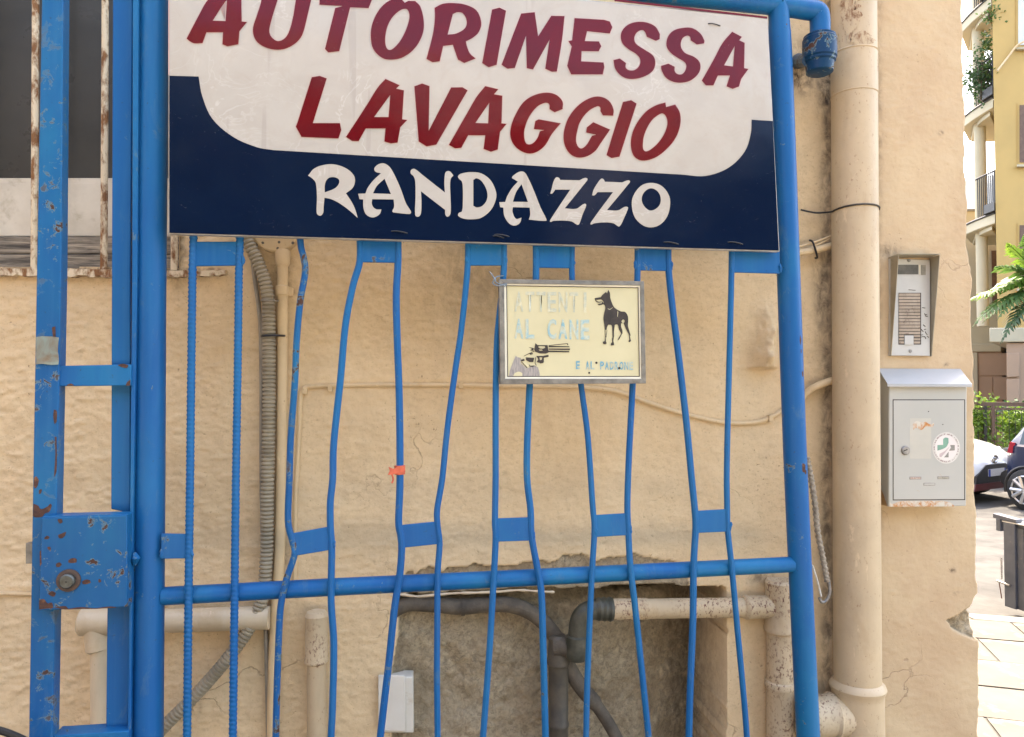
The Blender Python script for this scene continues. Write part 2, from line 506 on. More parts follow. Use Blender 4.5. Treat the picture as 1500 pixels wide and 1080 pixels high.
# corner and side return
back = [.003, .009, .02, .05, .15, .5, 1.5, 4.0, 7.0]
inx = [.001, .004, .007, .009, .010, .010, .010, .010, .010]
cols = []
for b_, i_ in zip(back, inx):
    nn = (fbm(np.full(NZ, b_ * 20), z_arr * 30, 3, 60) - .5) * .006
    base = P[:, -1, :]
    cols.append(base - WALL.n * b_ + WALL.u * (i_ + nn[:, None]))
P = np.concatenate([P, np.stack(cols, 1)], 1)
NC = P.shape[1]
V = P.reshape(-1, 3) - np.array(wall_root.location)
ii, jj = np.meshgrid(np.arange(NZ - 1), np.arange(NC - 1), indexing='ij')
cxs = np.full((NZ, NC), 9999.0); cys = np.zeros((NZ, NC)); cxs[:, :NS] = PX; cys[:, :NS] = PY
opening = (cxs[:-1, :-1] < 262) & (cys[:-1, :-1] < 393) & (cys[1:, :-1] > -1200) & (P[:-1, :-1, 2] < 2.9)
keep = ~opening
a_ = (ii * NC + jj)[keep]; b_ = (ii * NC + jj + 1)[keep]; c_ = ((ii + 1) * NC + jj + 1)[keep]; d_ = ((ii + 1) * NC + jj)[keep]
quads = np.stack([a_, b_, c_, d_], -1).astype(np.int32)
wm = bpy.data.meshes.new('plaster_face')
wm.vertices.add(len(V)); wm.vertices.foreach_set('co', V.astype(np.float32).ravel())
wm.loops.add(quads.size); wm.loops.foreach_set('vertex_index', quads.ravel())
wm.polygons.add(len(quads)); wm.polygons.foreach_set('loop_start', np.arange(0, quads.size, 4, dtype=np.int32))
wm.polygons.foreach_set('loop_total', np.full(len(quads), 4, np.int32))
wm.update(calc_edges=True)
def fattr(m, name, arr):
    full = np.zeros((NZ, NC), np.float32); full[:, :NS] = arr
    full[:, NS:] = arr[:, -1:] * .6
    a = m.attributes.new(name, 'FLOAT', 'POINT'); a.data.foreach_set('value', full.ravel())
fattr(wm, 'pier', sstep(1236, 1262, PX)); fattr(wm, 'mortar', mort_soft); fattr(wm, 'grime_shade', np.clip(gr, 0, 1))
wm.shade_smooth()
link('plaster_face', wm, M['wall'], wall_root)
# the body of the building behind the plaster (keeps the sun off the yard)
b = MB(); cs, sn = math.cos(R(6)), math.sin(R(6))
cc_ = WALL.o + WALL.u * (-1.6) - WALL.n * 3.95
b.box((cc_[0], cc_[1], 3.2), 2.93, 3.3, 3.3, R(6))
b.obj('building_core', M['wall'], wall_root)
b = MB(); cc_ = WALL.o + WALL.u * (-2.3) - WALL.n * 3.4
b.box((cc_[0], cc_[1], 6.58), 3.75, 3.5, .06, R(6)); b.obj('roof_slab', M['conduit_cream'], wall_root)

b = MB(); rl = random.Random(4)
lp = [WALL(x, y + rl.uniform(-1, 1), .001) for x, y in ((572, 873), (590, 872), (612, 874), (640, 872), (668, 870), (700, 868.5), (730, 866), (762, 864), (790, 866), (812, 868))]
lp = smooth_path(lp, 5); b.tube(lp, [.0022 + rl.uniform(0, .0022) for _ in lp], 6); b.obj('loose_plaster_edge', M['pipe_pale'], wall_root)
# window
M['frame_white'] = simple('chalky_white_frame_paint', (.55, .50, .40), (.42, .37, .28), 8, .6, .2, dirt=(.25, .2, .13), dirt_lo=.55, dirt_hi=.8)
M['old_wood'] = (lambda t: t.done(t.mix(t.ramp(t.noise(26, 6, .7, (.25, .25, 3.0), .6), .35, .62), (.33, .28, .21), (.045, .038, .03)), .85, t.bump(t.noise(30, 6, .7, (.2, .2, 3), .5), .9, .004)))(NT('weathered_grey_wood'))
M['glass_dark'] = (lambda t: t.done(t.mix(t.ramp(t.noise(4, 5, .6), .3, .8), (.030, .030, .026), (.055, .053, .046)), t.math('ADD', .18, t.math('MULTIPLY', t.noise(12, 5), .25)), None, None, **{'Specular IOR Level': .2}))(NT('dusty_window_glass'))
def rusty(name):
    t = NT(name)
    n = t.noise(38, 5, .65, (1, 1, .5), .3)
    col = t.mix(t.ramp(n, .44, .58), (.60, .50, .34), t.mix(t.noise(90, 4), (.28, .12, .03), (.09, .035, .015)))
    return t.done(col, .75, t.bump(n, .6, .002))
M['rusty_cream'] = rusty('rusty_cream_paint')
class Sh:
    """window plane: wall plane shifted"""
win = thing('window', '', '', WALL(100, 393))
del win['label']; del win['category']
win.parent = wall_root; win.location = Vector(WALL(100, 393)) - Vector(wall_root.location)
def wq(x0, y0, x1, y1, off, th, name, mat, par, bevel=.001):
    b = MB(); b.prism(WALL, [(x0, y1), (x1, y1), (x1, y0), (x0, y0)], off, th)
    return b.obj(name, mat, par, bevel)
wq(-420, -420, 275, 272, -.085, .006, 'pane', M['glass_dark'], win, 0)
wq(-420, 268, 270, 346, -.062, .03, 'frame', M['frame_white'], win)
wq(-420, 261, 270, 268.5, -.072, .02, 'glazing_bead', M['frame_white'], win)
wq(-420, 346.5, 268, 372, -.040, .06, 'sill', M['old_wood'], win, .002)
wq(-420, 373, 268, 394, -.030, .08, 'sill', M['old_wood'], win, .002)
b = MB()
xs = list(range(-420, 331, 6))
top = [(x, 393 + x * .012 + random.uniform(-1.5, 1.5) * (x > 240)) for x in xs]
bot = [(x, 403 + x * .012 + random.uniform(-2, 2) - max(0, (x - 270)) * .09) for x in xs]
b.prism(WALL, bot + top[::-1], .022, .05)
b.obj('drip_ledge', M['rusty_cream'], win, 0)
for x in (-62, 51, 153, 256):
    b = MB(); b.tube([WALL(x + 2, -300, .012), WALL(x + 1, 60, .012), WALL(x, 250, .012), WALL(x - 1, 396, .012)], .0085, 10)
    b.obj('window_bar', M['rusty_cream'], win)
b = MB(); b.prism(WALL, [(262, 402), (268, 402), (268, -200), (262, -200)], -.002, .09)
b.obj('reveal', M['wall'], win, 0)

# ================================================================ GATE
gate = thing('blue_gate', 'wide blue steel gate of bent rods joined by small plates, hung between two round posts', 'gate', GATE(217, 568) * np.array([1, 1, 0]))
def gtube(pts, r, name, mat=None, par=None, off=0.0, seg=14, n=6, **kw):
    p = smooth_path([GATE(x, y, off) for x, y in pts], n)
    b = MB(); b.tube(p, r, seg)
    return b.obj(name, mat or M['blue'], par or gate, **kw)
gtube([(226.5, -120), (226, 0), (221.5, 400), (219.5, 740), (217, 1080), (216, 1180)], .0305, 'post', M['blue'], seg=24)
gtube([(1139, 8), (1141, 30), (1148, 200), (1155, 400), (1166, 700), (1184, 1080), (1192, 1220)], [.026] * 6 + [.0285] * 25, 'post', M['blue_mid'], seg=24)
# top rail with elbow
p = smooth_path([GATE(230, -98), GATE(600, -52), GATE(930, -14), GATE(1122, 6), GATE(1180, 14), GATE(1197, 18), GATE(1201, 30), GATE(1201, 56)], 6)
b = MB(); b.tube(p, .0255, 20); b.obj('top_rail', M['blue_mid'], gate)
b = MB(); b.tube([GATE(238, 873.5), GATE(480, 860.5), GATE(760, 847), GATE(1160, 827)], .0195, 18); b.obj('lower_rail', M['blue_mid'], gate)
# hinge sleeve
hx = [GATE(1200.5, y) for y in (52, 54, 57, 59, 86, 88, 91, 93, 106, 108)]
hr = [.034, .040, .040, .043, .043, .040, .040, .036, .034, .028]
b = MB(); b.tube(hx, hr, 24); b.obj('hinge_sleeve', M['blue_dark'], gate)
b = MB(); c0 = GATE(1184, 88); c1 = WALL(1168, 90, -.02)
b.tube([c0, (c0 + c1) / 2, c1], [.016, .018, .022], 10); b.obj('hinge_bracket', M['blue_dark'], gate)

BARS = {
 3: [(439, 340), (441, 362), (445, 378), (447, 400), (440, 440), (434.5, 500), (432, 560), (426, 640), (424, 700), (422, 763), (428, 791), (431.5, 812), (420, 848), (412, 883), (409, 920), (406, 1000), (404, 1080), (402, 1150)],
 4: [(527, 345), (527, 383), (517, 419), (506, 477), (499, 553), (489, 649), (487.5, 700), (484, 735), (484, 770), (486, 805), (485, 855), (485.5, 890), (489, 946), (487, 1038), (485, 1080), (484, 1150)],
 5: [(583, 345), (583, 385), (580.5, 433), (582, 501), (585, 587), (586, 700), (584, 763), (587, 784), (588.5, 805), (585, 848), (578, 890), (570, 967), (557, 1080), (550, 1150)],
 6: [(685.5, 350), (684.5, 398), (676, 481), (666, 549), (655, 631), (648, 700), (640.5, 746), (641, 770), (644, 798), (641, 841), (640.5, 911), (640, 988), (641, 1080), (641, 1150)],
 7: [(738, 350), (738, 395), (734, 440), (728.5, 494), (726.5, 553), (726, 625), (726, 700), (725, 763), (726, 791), (722, 869), (716, 967), (707.5, 1080), (702, 1150)],
 8: [(785, 350), (785, 410), (781, 490), (776, 563), (772.5, 640), (772, 700), (777, 746), (778.5, 784), (786, 827), (793, 869), (795.5, 946), (799, 1080), (801, 1150)],
 9: [(838, 350), (838, 410), (843, 490), (851, 563), (861, 640), (868, 740), (870.5, 767), (870, 793), (867, 840), (864, 907), (860, 1007), (858.5, 1080), (857, 1150)],
 10: [(934, 350), (933.5, 410), (930, 490), (926, 577), (921, 674), (919, 740), (920.5, 780), (923, 827), (930, 887), (937, 953), (944, 1020), (950, 1080), (956, 1150)],
 11: [(979, 350), (979, 390), (985, 450), (995, 530), (1005.5, 620), (1013, 700), (1017.5, 745), (1019, 773), (1016, 827), (1015, 907), (1011, 1007), (1009, 1080), (1007, 1150)],
 12: [(1072, 350), (1071, 420), (1067.5, 560), (1065.5, 640), (1064.5, 700), (1065, 740), (1066, 777), (1072, 833), (1080, 920), (1090, 1027), (1094, 1080), (1099, 1150)],
}
for k, pts in BARS.items():
    gtube(pts, .0072 + .0005 * (k % 3), 'bar', M['blue_bar_rust'] if k in (3,) else (M['blue_mid'] if k in (5, 8, 10) else M['blue']), off=.024, seg=10, n=5)
def rebar(pts, r=.0078):
    p = [GATE(x, y, .024) for x, y in pts]
    q = []
    for i in range(len(p) - 1):
        L = np.linalg.norm(p[i + 1] - p[i]); n = max(2, int(L / .0017))
        q += [p[i] + (p[i + 1] - p[i]) * k / n for k in range(n)]
    q.append(p[-1])
    seg = 12; rr = []; s = 0
    for i in range(len(q)):
        if i: s += np.linalg.norm(q[i] - q[i - 1])
        row = []
        for k in range(seg):
            a = 2 * math.pi * k / seg
            ph = s / .0098 + abs(((a / math.pi) % 1) - .5) * 1.1
            row.append(r * (1 + .17 * max(0, math.sin(2 * math.pi * ph)) ** 1.5))
        rr.append(row)
    b = MB(); b.tube(q, rr, seg)
    return b.obj('ribbed_bar', M['blue'], gate, smooth=60)
rebar([(284, 335), (282, 400), (280, 560), (278.5, 700), (276, 880), (274, 1080), (273, 1150)])
rebar([(352, 335), (350, 400), (348, 560), (345.5, 700), (343.5, 880), (341, 1080), (340, 1150)])
PL = [[(281, 390), (356, 389), (356, 354), (281, 354)], [(528, 384), (584, 385), (584, 349), (528, 349)],
      [(684, 389), (741, 389), (742, 356), (684, 355)], [(783, 392), (840, 393), (840, 361), (783, 360)],
      [(931, 396), (984, 397), (984, 364), (931, 363)], [(1071, 399), (1143, 401), (1142, 368), (1071, 367)],
      [(430, 815), (489, 805), (487, 771), (427, 782)], [(588, 803), (645, 797), (644, 764), (585, 770)],
      [(727, 794), (782, 792), (782, 758), (726, 760)], [(873, 787), (924, 784), (923, 752), (872, 755)],
      [(1020, 781), (1070, 779), (1070, 746), (1019, 749)], [(236, 819), (281, 818), (281, 783), (236, 782)]]
for i, q in enumerate(PL):
    b = MB(); b.prism(GATE, q, .0275, .007)
    b.obj('connector_plate', M['blue_mid'] if i in (1, 3, 4, 8, 9, 11) else M['blue'], gate, .0012)
    rw_ = random.Random(i)
    for (wx, wy) in ((q[0][0], q[0][1] - 1.5), (q[1][0], q[1][1] - 1.5)):
        b = MB(); n_ = 5
        b.tube([GATE(wx + rw_.uniform(-1, 1), wy - k * 3.2, .0285) for k in range(n_)], [.0016] + [.0030 + rw_.uniform(0, .0014) for _ in range(n_ - 2)] + [.0014], 7)
        b.obj('weld_seam', M['blue_mid'], gate)

# stop angle welded on the left post
b = MB(); b.prism(GATE, [(188, 1150), (193.5, 1150), (191, 1080), (195, 740), (201, 400), (203, 0), (203.5, -100), (195, -100), (194.5, 0), (193.5, 400), (190.5, 740), (187, 1080)], .034, .05)
b.obj('stop_angle', M['blue_mid'], gate, .0008)
b = MB(); b.tube([GATE(197, 810, .036), GATE(199, 818, .040), GATE(197, 827, .036)], [.004, .009, .004], 8); b.obj('weld_bead', M['blue_rusty'], gate)

# ---------------------------------------------------------------- narrow wicket frame with the lock
wk = thing('wicket_gate', 'narrow blue steel wicket frame with a chipped square lock box, at the left edge', 'gate', GATE(66, 568) * np.array([1, 1, 0]))
def gprism(pts, off, th, name, mat, par, bevel=.001, smooth=35):
    b = MB(); b.prism(GATE, pts, off, th); return b.obj(name, mat, par, bevel, smooth)
gprism([(41, 1150), (76, 1150), (77, 1080), (83, 740), (89.5, 400), (92.5, 0), (93, -100), (61, -100), (61, 0), (53.5, 400), (47.5, 740), (42, 1080)], .045, .035, 'stile', M['blue_rusty'], wk, .002)
gprism([(162.5, 746), (191, 752), (191, 400), (194.5, 0), (195, -100), (165, -100), (165, 0), (163.5, 400)], .012, .035, 'stile', M['blue'], wk, .002)
gprism([(153, 1150), (187, 1150), (187.5, 1080), (190.5, 885), (157, 885), (155, 1080)], .012, .035, 'stile', M['blue'], wk, .002)
gprism([(85.5, 566), (192, 565), (192, 534), (87.5, 536)], .040, .022, 'crossbar', M['blue_mid'], wk, .0015)
gprism([(78, 1090), (188, 1082), (188, 1071), (78, 1078)], .040, .045, 'bottom_rail', M['blue_mid'], wk, .0015)
lb = MB(); lb.prism(GATE, [(56, 895), (95, 893), (140, 892.5), (187, 889), (186, 755), (61, 759)], .068, .045)
lbx = lb.obj('lock_box', blue_paint('lock_box_chipped_paint', .62, .18, 1.0, .30), wk, .0018)
gprism([(60, 760), (186, 756), (186, 753.5), (84, 756), (62, 757)], .0645, .040, 'lock_box_lip', M['blue_rusty'], lbx, .0005)
c = GATE(101, 850, .068)
b = MB(); nn = GATE.n
b.tube([c - nn * .004, c + nn * .004, c + nn * .0045], [.0225, .0225, .018], 28); b.obj('lock_rosette', simple('dark_rusted_ring', (.05, .035, .03), (.09, .05, .03), 60, .6, .5), lbx)
b = MB(); b.tube([c, c + nn * .012, c + nn * .0145], [.0145, .0145, .012], 28); b.obj('lock_cylinder', simple('dark_lock_metal', (.10, .11, .10), (.06, .06, .05), 80, .4, .2, metal=.6), lbx)
b = MB(); b.tube([c + nn * .0146, c + nn * .0150], [.0022, .0022], 10); b.obj('keyhole', M['black_plastic'], lbx)
gprism([(37.5, 826), (49, 826), (49, 795), (37.5, 796)], .035, .016, 'lock_bolt', M['zinc'], wk)
M['tape'] = (lambda t: t.done(t.mix(t.ramp(t.noise(18, 5, .6, None, .8), .35, .65), (.20, .30, .27), (.16, .12, .08)), .3, t.bump(t.noise(25, 4), .8, .004)))(NT('peeling_tape'))
b = MB()
q = []
rows = 7
pts = []
for i in range(rows):
    y = 494 + i * 40 / (rows - 1)
    for x in (52 + random.uniform(0, 2), 62, 75, 86.5 - random.uniform(0, 2)):
        pts.append(GATE(x, y + random.uniform(-1.5, 1.5), .0475 + random.uniform(0, .004)))
b.add(pts, [(i * 4 + j, i * 4 + j + 1, i * 4 + j + 5, i * 4 + j + 4) for i in range(rows - 1) for j in range(3)])
b.obj('tape_patch', M['tape'], wk)

# ================================================================ SIGN
M['rust'] = simple('flaking_rust', (.10, .042, .025), (.045, .022, .016), 120, .85, .8, .002, dirt=(.22, .10, .045), dirt_lo=.56, dirt_hi=.7, dirt_scale=50)
def parse(s, ox=0, oy=0, sc=1.0):
    out = []
    for tok in s.split():
        sm = tok[0] == '~'
        if sm: tok = tok[1:]
        x, y = tok.split(',')
        out.append((ox + float(x) / sc, oy + float(y) / sc, sm))
    return out
def outline(pts, n=5):
    N = len(pts); res = []
    P_ = [np.array(p[:2]) for p in pts]
    for i in range(N):
        p1, p2 = P_[i], P_[(i + 1) % N]
        s1, s2 = pts[i][2], pts[(i + 1) % N][2]
        if not (s1 or s2):
            res.append(p1); continue
        ch = p2 - p1
        def tan(a, b, c):
            t = (c - a); L = np.linalg.norm(t) + 1e-9
            return t / L * np.linalg.norm(ch)
        m1 = tan(P_[i - 1], p1, p2) if s1 else ch
        m2 = tan(p1, p2, P_[(i + 2) % N]) if s2 else ch
        for k in range(n):
            t = k / n
            res.append((2 * t ** 3 - 3 * t ** 2 + 1) * p1 + (t ** 3 - 2 * t ** 2 + t) * m1 + (-2 * t ** 3 + 3 * t ** 2) * p2 + (t ** 3 - t ** 2) * m2)
    return res
def flat_mesh(name, loops, P, off, mat, par, raw=False, **tags):
    cu = bpy.data.curves.new(name, 'CURVE'); cu.dimensions = '2D'; cu.fill_mode = 'FRONT'
    for lp in loops:
        pts = lp if raw else outline(lp)
        sp = cu.splines.new('POLY'); sp.points.add(len(pts) - 1)
        for k, p in enumerate(pts): sp.points[k].co = (p[0], -p[1], 0, 1)
        sp.use_cyclic_u = True
    return curve_to(name, cu, P, off, mat, par, **tags)
def curve_to(name, cu, P, off, mat, par, mapf=None, **tags):
    to = bpy.data.objects.new('tmp', cu); COL.objects.link(to)
    bpy.context.view_layer.update()
    dg = bpy.context.evaluated_depsgraph_get()
    m = bpy.data.meshes.new_from_object(to.evaluated_get(dg))
    bpy.data.objects.remove(to, do_unlink=True)
    m.name = name
    org = np.array(parent_world(par)) if par else np.zeros(3)
    co = np.array([v.co[:] for v in m.vertices])
    if mapf is not None: co = mapf(co)
    for v, c_ in zip(m.vertices, co):
        v.co = P(c_[0], -c_[1], off) - org
    m.update()
    return link(name, m, mat, par, 0, **tags)

sign = thing('garage_sign', 'large white and navy garage sign with red brush lettering reading AUTORIMESSA LAVAGGIO RANDAZZO', 'sign', GATE(694, 345, .05))
def sign_mat(name, c1, c2, rough=.03, mottled=.5):
    t = NT(name)
    n = t.noise(7, 5, .6, None, .8)
    col = t.mix(t.math('MULTIPLY', t.ramp(n, .4, .62), mottled), c1, c2)
    scv = t.noise(34, 6, .8, (.6, 1, 1.0), 3.5, 3.0)
    sc2 = t.noise(3, 2, .5, None, 0, 12.0)
    sm_ = t.math('MULTIPLY', t.ramp(scv, .64, .68), t.ramp(sc2, .42, .6))
    col = t.mix(t.math('MULTIPLY', sm_, .14), col, (.45, .43, .40))
    if name == 'sign_white_panel':
        wv = t.noise(9, 3, .6, (1, 1, 1.3), 1.6, 30.0)
        rid = t.ramp(t.math('ABSOLUTE', t.math('SUBTRACT', wv, .5)), .0, .022, (1, 1, 1, 1), (0, 0, 0, 1))
        ar_ = t.ramp(t.noise(3.2, 2, .5, None, 0, 33.0), .46, .62)
        col = t.mix(t.math('MULTIPLY', t.math('MULTIPLY', rid, ar_), .30), col, (.66, .64, .60))  # highlights on film wrinkles, painted as paler lines
        col = t.mix(t.math('MULTIPLY', t.ramp(t.noise(17, 5, .7, None, 1.0, 36.0), .52, .66), .22), col, (.36, .31, .25))
        ln = t.ramp(t.noise(26, 2, .5, (1, 1, .04), .15, 39.0), .655, .675)
        col = t.mix(t.math('MULTIPLY', ln, .25), col, (.25, .22, .19))
    r = t.math('ADD', rough, t.math('ADD', t.math('MULTIPLY', sm_, .3), t.math('MULTIPLY', t.ramp(n, .45, .6), .06)))
    w = t.noise(5, 2, .5)
    return t.done(col, r, t.bump(t.math('ADD', t.math('MULTIPLY', w, 1.0), t.math('MULTIPLY', scv, .03)), .25, .01), None, **{'Specular IOR Level': .21})
M['sign_white'] = sign_mat('sign_white_panel', (.42, .39, .34), (.37, .335, .285))
M['sign_navy'] = sign_mat('sign_navy_film', (.002, .007, .025), (.003, .010, .030), .03)
M['sign_red'] = sign_mat('sign_red_film', (.115, .002, .006), (.08, .002, .008), .03)
M['sign_halo'] = simple('pink_print_bleed', (.52, .36, .32), None, 9, .2, 0)
M['sign_edge'] = simple('aluminium_sign_edge', (.45, .43, .4), (.3, .27, .24), 30, .4, .2, metal=.5)
SO = .052
b = MB(); b.prism(GATE, [(246.5, 343), (1142, 369), (1124.5, 25), (247, -58)], SO - .0015, .014); b.obj('backing_panel', M['sign_edge'], sign, .0006)
flat_mesh('white_panel', [parse('248,341 1140.5,367 1123.5,27 248.5,-56')], GATE, SO, M['sign_white'], sign)
flat_mesh('navy_field', [parse('248,111 291,112.3 ~296,140 ~311,174 ~342,201 ~377,216 400,220 1000,256 ~1033,258 ~1067,246 ~1091,222 ~1100,195 1101,175.5 1132,177.5 1140.8,367.3 248,341.3')], GATE, SO + .0006, M['sign_navy'], sign)
flat_mesh('red_trim', [parse('900,-1.5 1124,24.5 1124,27.5 900,2')], GATE, SO + .0008, M['sign_red'], sign)
flat_mesh('red_trim', [parse('246.6,-50 248.6,-50 248.3,110 246.6,110')], GATE, SO + .0008, M['sign_halo'], sign)
V1 = (260, 0, 6); V2 = (480, 0, 6); V3 = (700, 0, 6); V4 = (870, 20, 6); V5 = (420, 100, 6); V6 = (600, 110, 6); V7 = (780, 120, 6)
W1 = (440, 230, 7.5); W2 = (620, 235, 7.5); W3 = (800, 240, 7.5)
RED = [
 (V1, '80,340 ~110,365 ~150,382 220,380 255,285 400,285 395,390 440,408 535,390 545,275 610,195 565,190 562,60 562,-70 530,-90 545,-115 440,-150 ~330,-60 ~255,15 ~190,130', '310,183 422,186 435,0 428,5 375,80'),
 (V1, '745,-120 ~738,0 ~700,130 ~665,240 ~668,310 ~705,375 ~780,420 ~870,438 ~960,425 ~1050,370 ~1100,300 ~1140,150 1175,0 1195,-100 1130,-118 1075,-100 1040,0 1020,130 ~990,250 ~950,330 ~885,362 ~830,330 ~808,280 ~820,200 880,0 900,-105 830,-125'),
 ((0, 0, 1), '468,7 468,-13 472,-16 548,-8 540,12 513,11 497,75 481,77 476,72 491,12 502,9'),
 (V2, '~640,-12 678,25 710,8 770,10 ~815,60 ~845,190 ~835,300 ~770,420 ~670,500 ~570,525 ~480,510 ~400,430 ~378,310 ~395,200 ~450,90 ~520,20 600,-20', '~685,78 ~718,130 ~700,230 ~650,340 ~590,415 ~540,440 ~510,400 ~510,300 ~540,200 ~600,120'),
 (V2, '940,70 ~1010,35 ~1110,28 ~1220,45 ~1310,95 ~1350,200 ~1330,280 ~1280,330 1215,365 ~1225,410 ~1250,470 1300,515 1200,555 1145,525 1100,395 1015,405 985,540 920,548 868,518 ~900,400 ~930,270 ~942,150', '1100,125 ~1140,108 ~1190,120 ~1222,190 ~1205,250 ~1130,295 1055,305'),
 (V3, '125,85 190,68 248,95 165,570 95,592 38,555'),
 (V3, '380,120 500,108 530,320 645,140 762,142 ~740,350 695,630 650,632 592,605 630,350 485,612 430,600 423,315 325,598 260,605 208,570'),
 (V3, '850,160 1110,175 1160,190 1182,240 1160,295 960,275 940,362 1065,365 1085,408 1062,452 912,450 908,540 1105,550 1112,590 1098,655 820,655 785,580 825,410 795,362 828,355'),
 (V4, '545,240 465,205 ~450,165 ~425,145 ~380,165 ~355,215 ~370,265 ~450,320 ~520,370 ~540,430 ~520,500 ~450,550 ~350,575 ~260,560 ~190,490 172,410 228,395 282,435 ~280,475 ~310,498 ~360,495 ~400,455 ~405,400 ~370,355 ~300,310 ~245,250 ~240,170 ~290,105 ~370,75 ~460,78 ~540,115 580,180 578,225'),
 (V4, '905,272 850,235 ~845,205 ~815,195 ~775,225 ~765,290 ~800,345 ~880,380 ~930,430 ~932,500 ~890,560 ~820,600 ~720,605 ~640,570 ~595,500 590,460 655,440 710,468 ~712,510 ~745,535 ~785,525 ~812,470 ~800,430 ~730,385 ~670,340 ~638,285 ~650,205 ~700,150 ~790,125 ~870,130 ~940,180 972,240 968,262'),
 (V4, '1215,160 1300,205 1278,235 1325,258 1320,480 1358,487 1295,575 1275,642 1220,662 1165,640 1195,545 1090,545 1050,632 985,632 948,590 ~1010,480 ~1060,390 ~1130,260', '1145,455 1222,465 1238,285'),
 (V5, '220,80 290,68 352,90 230,483 468,483 480,545 455,618 130,605 80,515 95,475'),
 (V5, '868,95 992,150 962,180 1030,195 1015,450 1060,455 998,520 975,655 915,662 858,645 868,530 695,530 632,642 575,640 520,605 ~700,330 ~800,170', '768,430 895,430 910,235'),
 (V6, '42,100 110,75 175,98 168,490 365,110 465,108 510,135 235,612 150,628 80,585'),
 (V6, '665,98 780,125 742,170 815,182 808,425 852,430 795,500 775,655 715,675 650,650 665,530 515,530 455,640 400,645 345,615 ~520,310 ~590,190', '578,422 690,425 700,245'),
 (V6, '1345,300 1275,328 1230,300 ~1225,255 ~1190,245 ~1120,280 ~1050,370 ~1010,480 ~1010,560 ~1030,605 ~1075,605 ~1120,560 1145,495 1185,485 1092,475 1105,405 1135,390 1328,425 ~1250,520 ~1190,620 ~1110,680 ~1030,688 ~940,640 ~890,560 ~890,460 ~930,350 ~1000,240 ~1090,180 ~1200,155 ~1290,175 ~1345,235'),
 (V7, '710,298 620,295 598,260 ~595,225 ~570,215 ~490,260 ~420,350 ~390,450 ~385,530 ~420,585 ~470,560 522,475 560,465 472,445 478,400 535,355 682,420 ~600,540 ~550,610 ~470,658 ~380,662 ~310,610 ~275,520 ~280,420 ~320,310 ~400,210 ~500,145 ~590,130 ~670,165 ~712,240'),
 (V7, '795,178 868,162 915,192 765,658 695,670 650,645 700,480'),
 (V7, '1168,182 1175,222 1255,200 ~1295,270 ~1300,370 ~1260,490 ~1170,600 ~1070,670 ~960,692 ~890,650 ~865,560 ~875,460 ~920,360 ~1000,260 ~1090,205', '~1150,280 ~1185,340 ~1170,430 ~1110,530 ~1030,600 ~985,608 ~970,560 ~985,460 ~1040,350 ~1100,295'),
]
def grow(pts, d):
    """offset a closed outline outwards (the pink bleed printed round each red letter)"""
    N = len(pts)
    area = sum(pts[i][0] * pts[(i + 1) % N][1] - pts[(i + 1) % N][0] * pts[i][1] for i in range(N))
    sg = 1 if area > 0 else -1
    out = []
    for i in range(N):
        a, b_, c_ = pts[i - 1], pts[i], pts[(i + 1) % N]
        e1 = np.array(b_) - a; e2 = np.array(c_) - b_
        e1 = e1 / (np.linalg.norm(e1) + 1e-9); e2 = e2 / (np.linalg.norm(e2) + 1e-9)
        n1 = np.array([e1[1], -e1[0]]) * sg; n2 = np.array([e2[1], -e2[0]]) * sg
        m = n1 + n2; L = np.linalg.norm(m)
        m = m / L if L > .3 else n1
        out.append(np.array(b_) + m * d * min(1.5, 1 / max(.5, L / 2)))
    return out
for g_ in RED:
    v = g_[0]; loops = [parse(s, *v) for s in g_[1:]]
    o1 = outline(loops[0])
    lt = flat_mesh('red_letter', loops, GATE, SO + .0012, M['sign_red'], sign)
    hl = flat_mesh('letter_bleed', [grow(o1, 1.1)] + [grow(outline(l), -1.0) for l in loops[1:]], GATE, SO + .0006, M['sign_halo'], lt, raw=True)
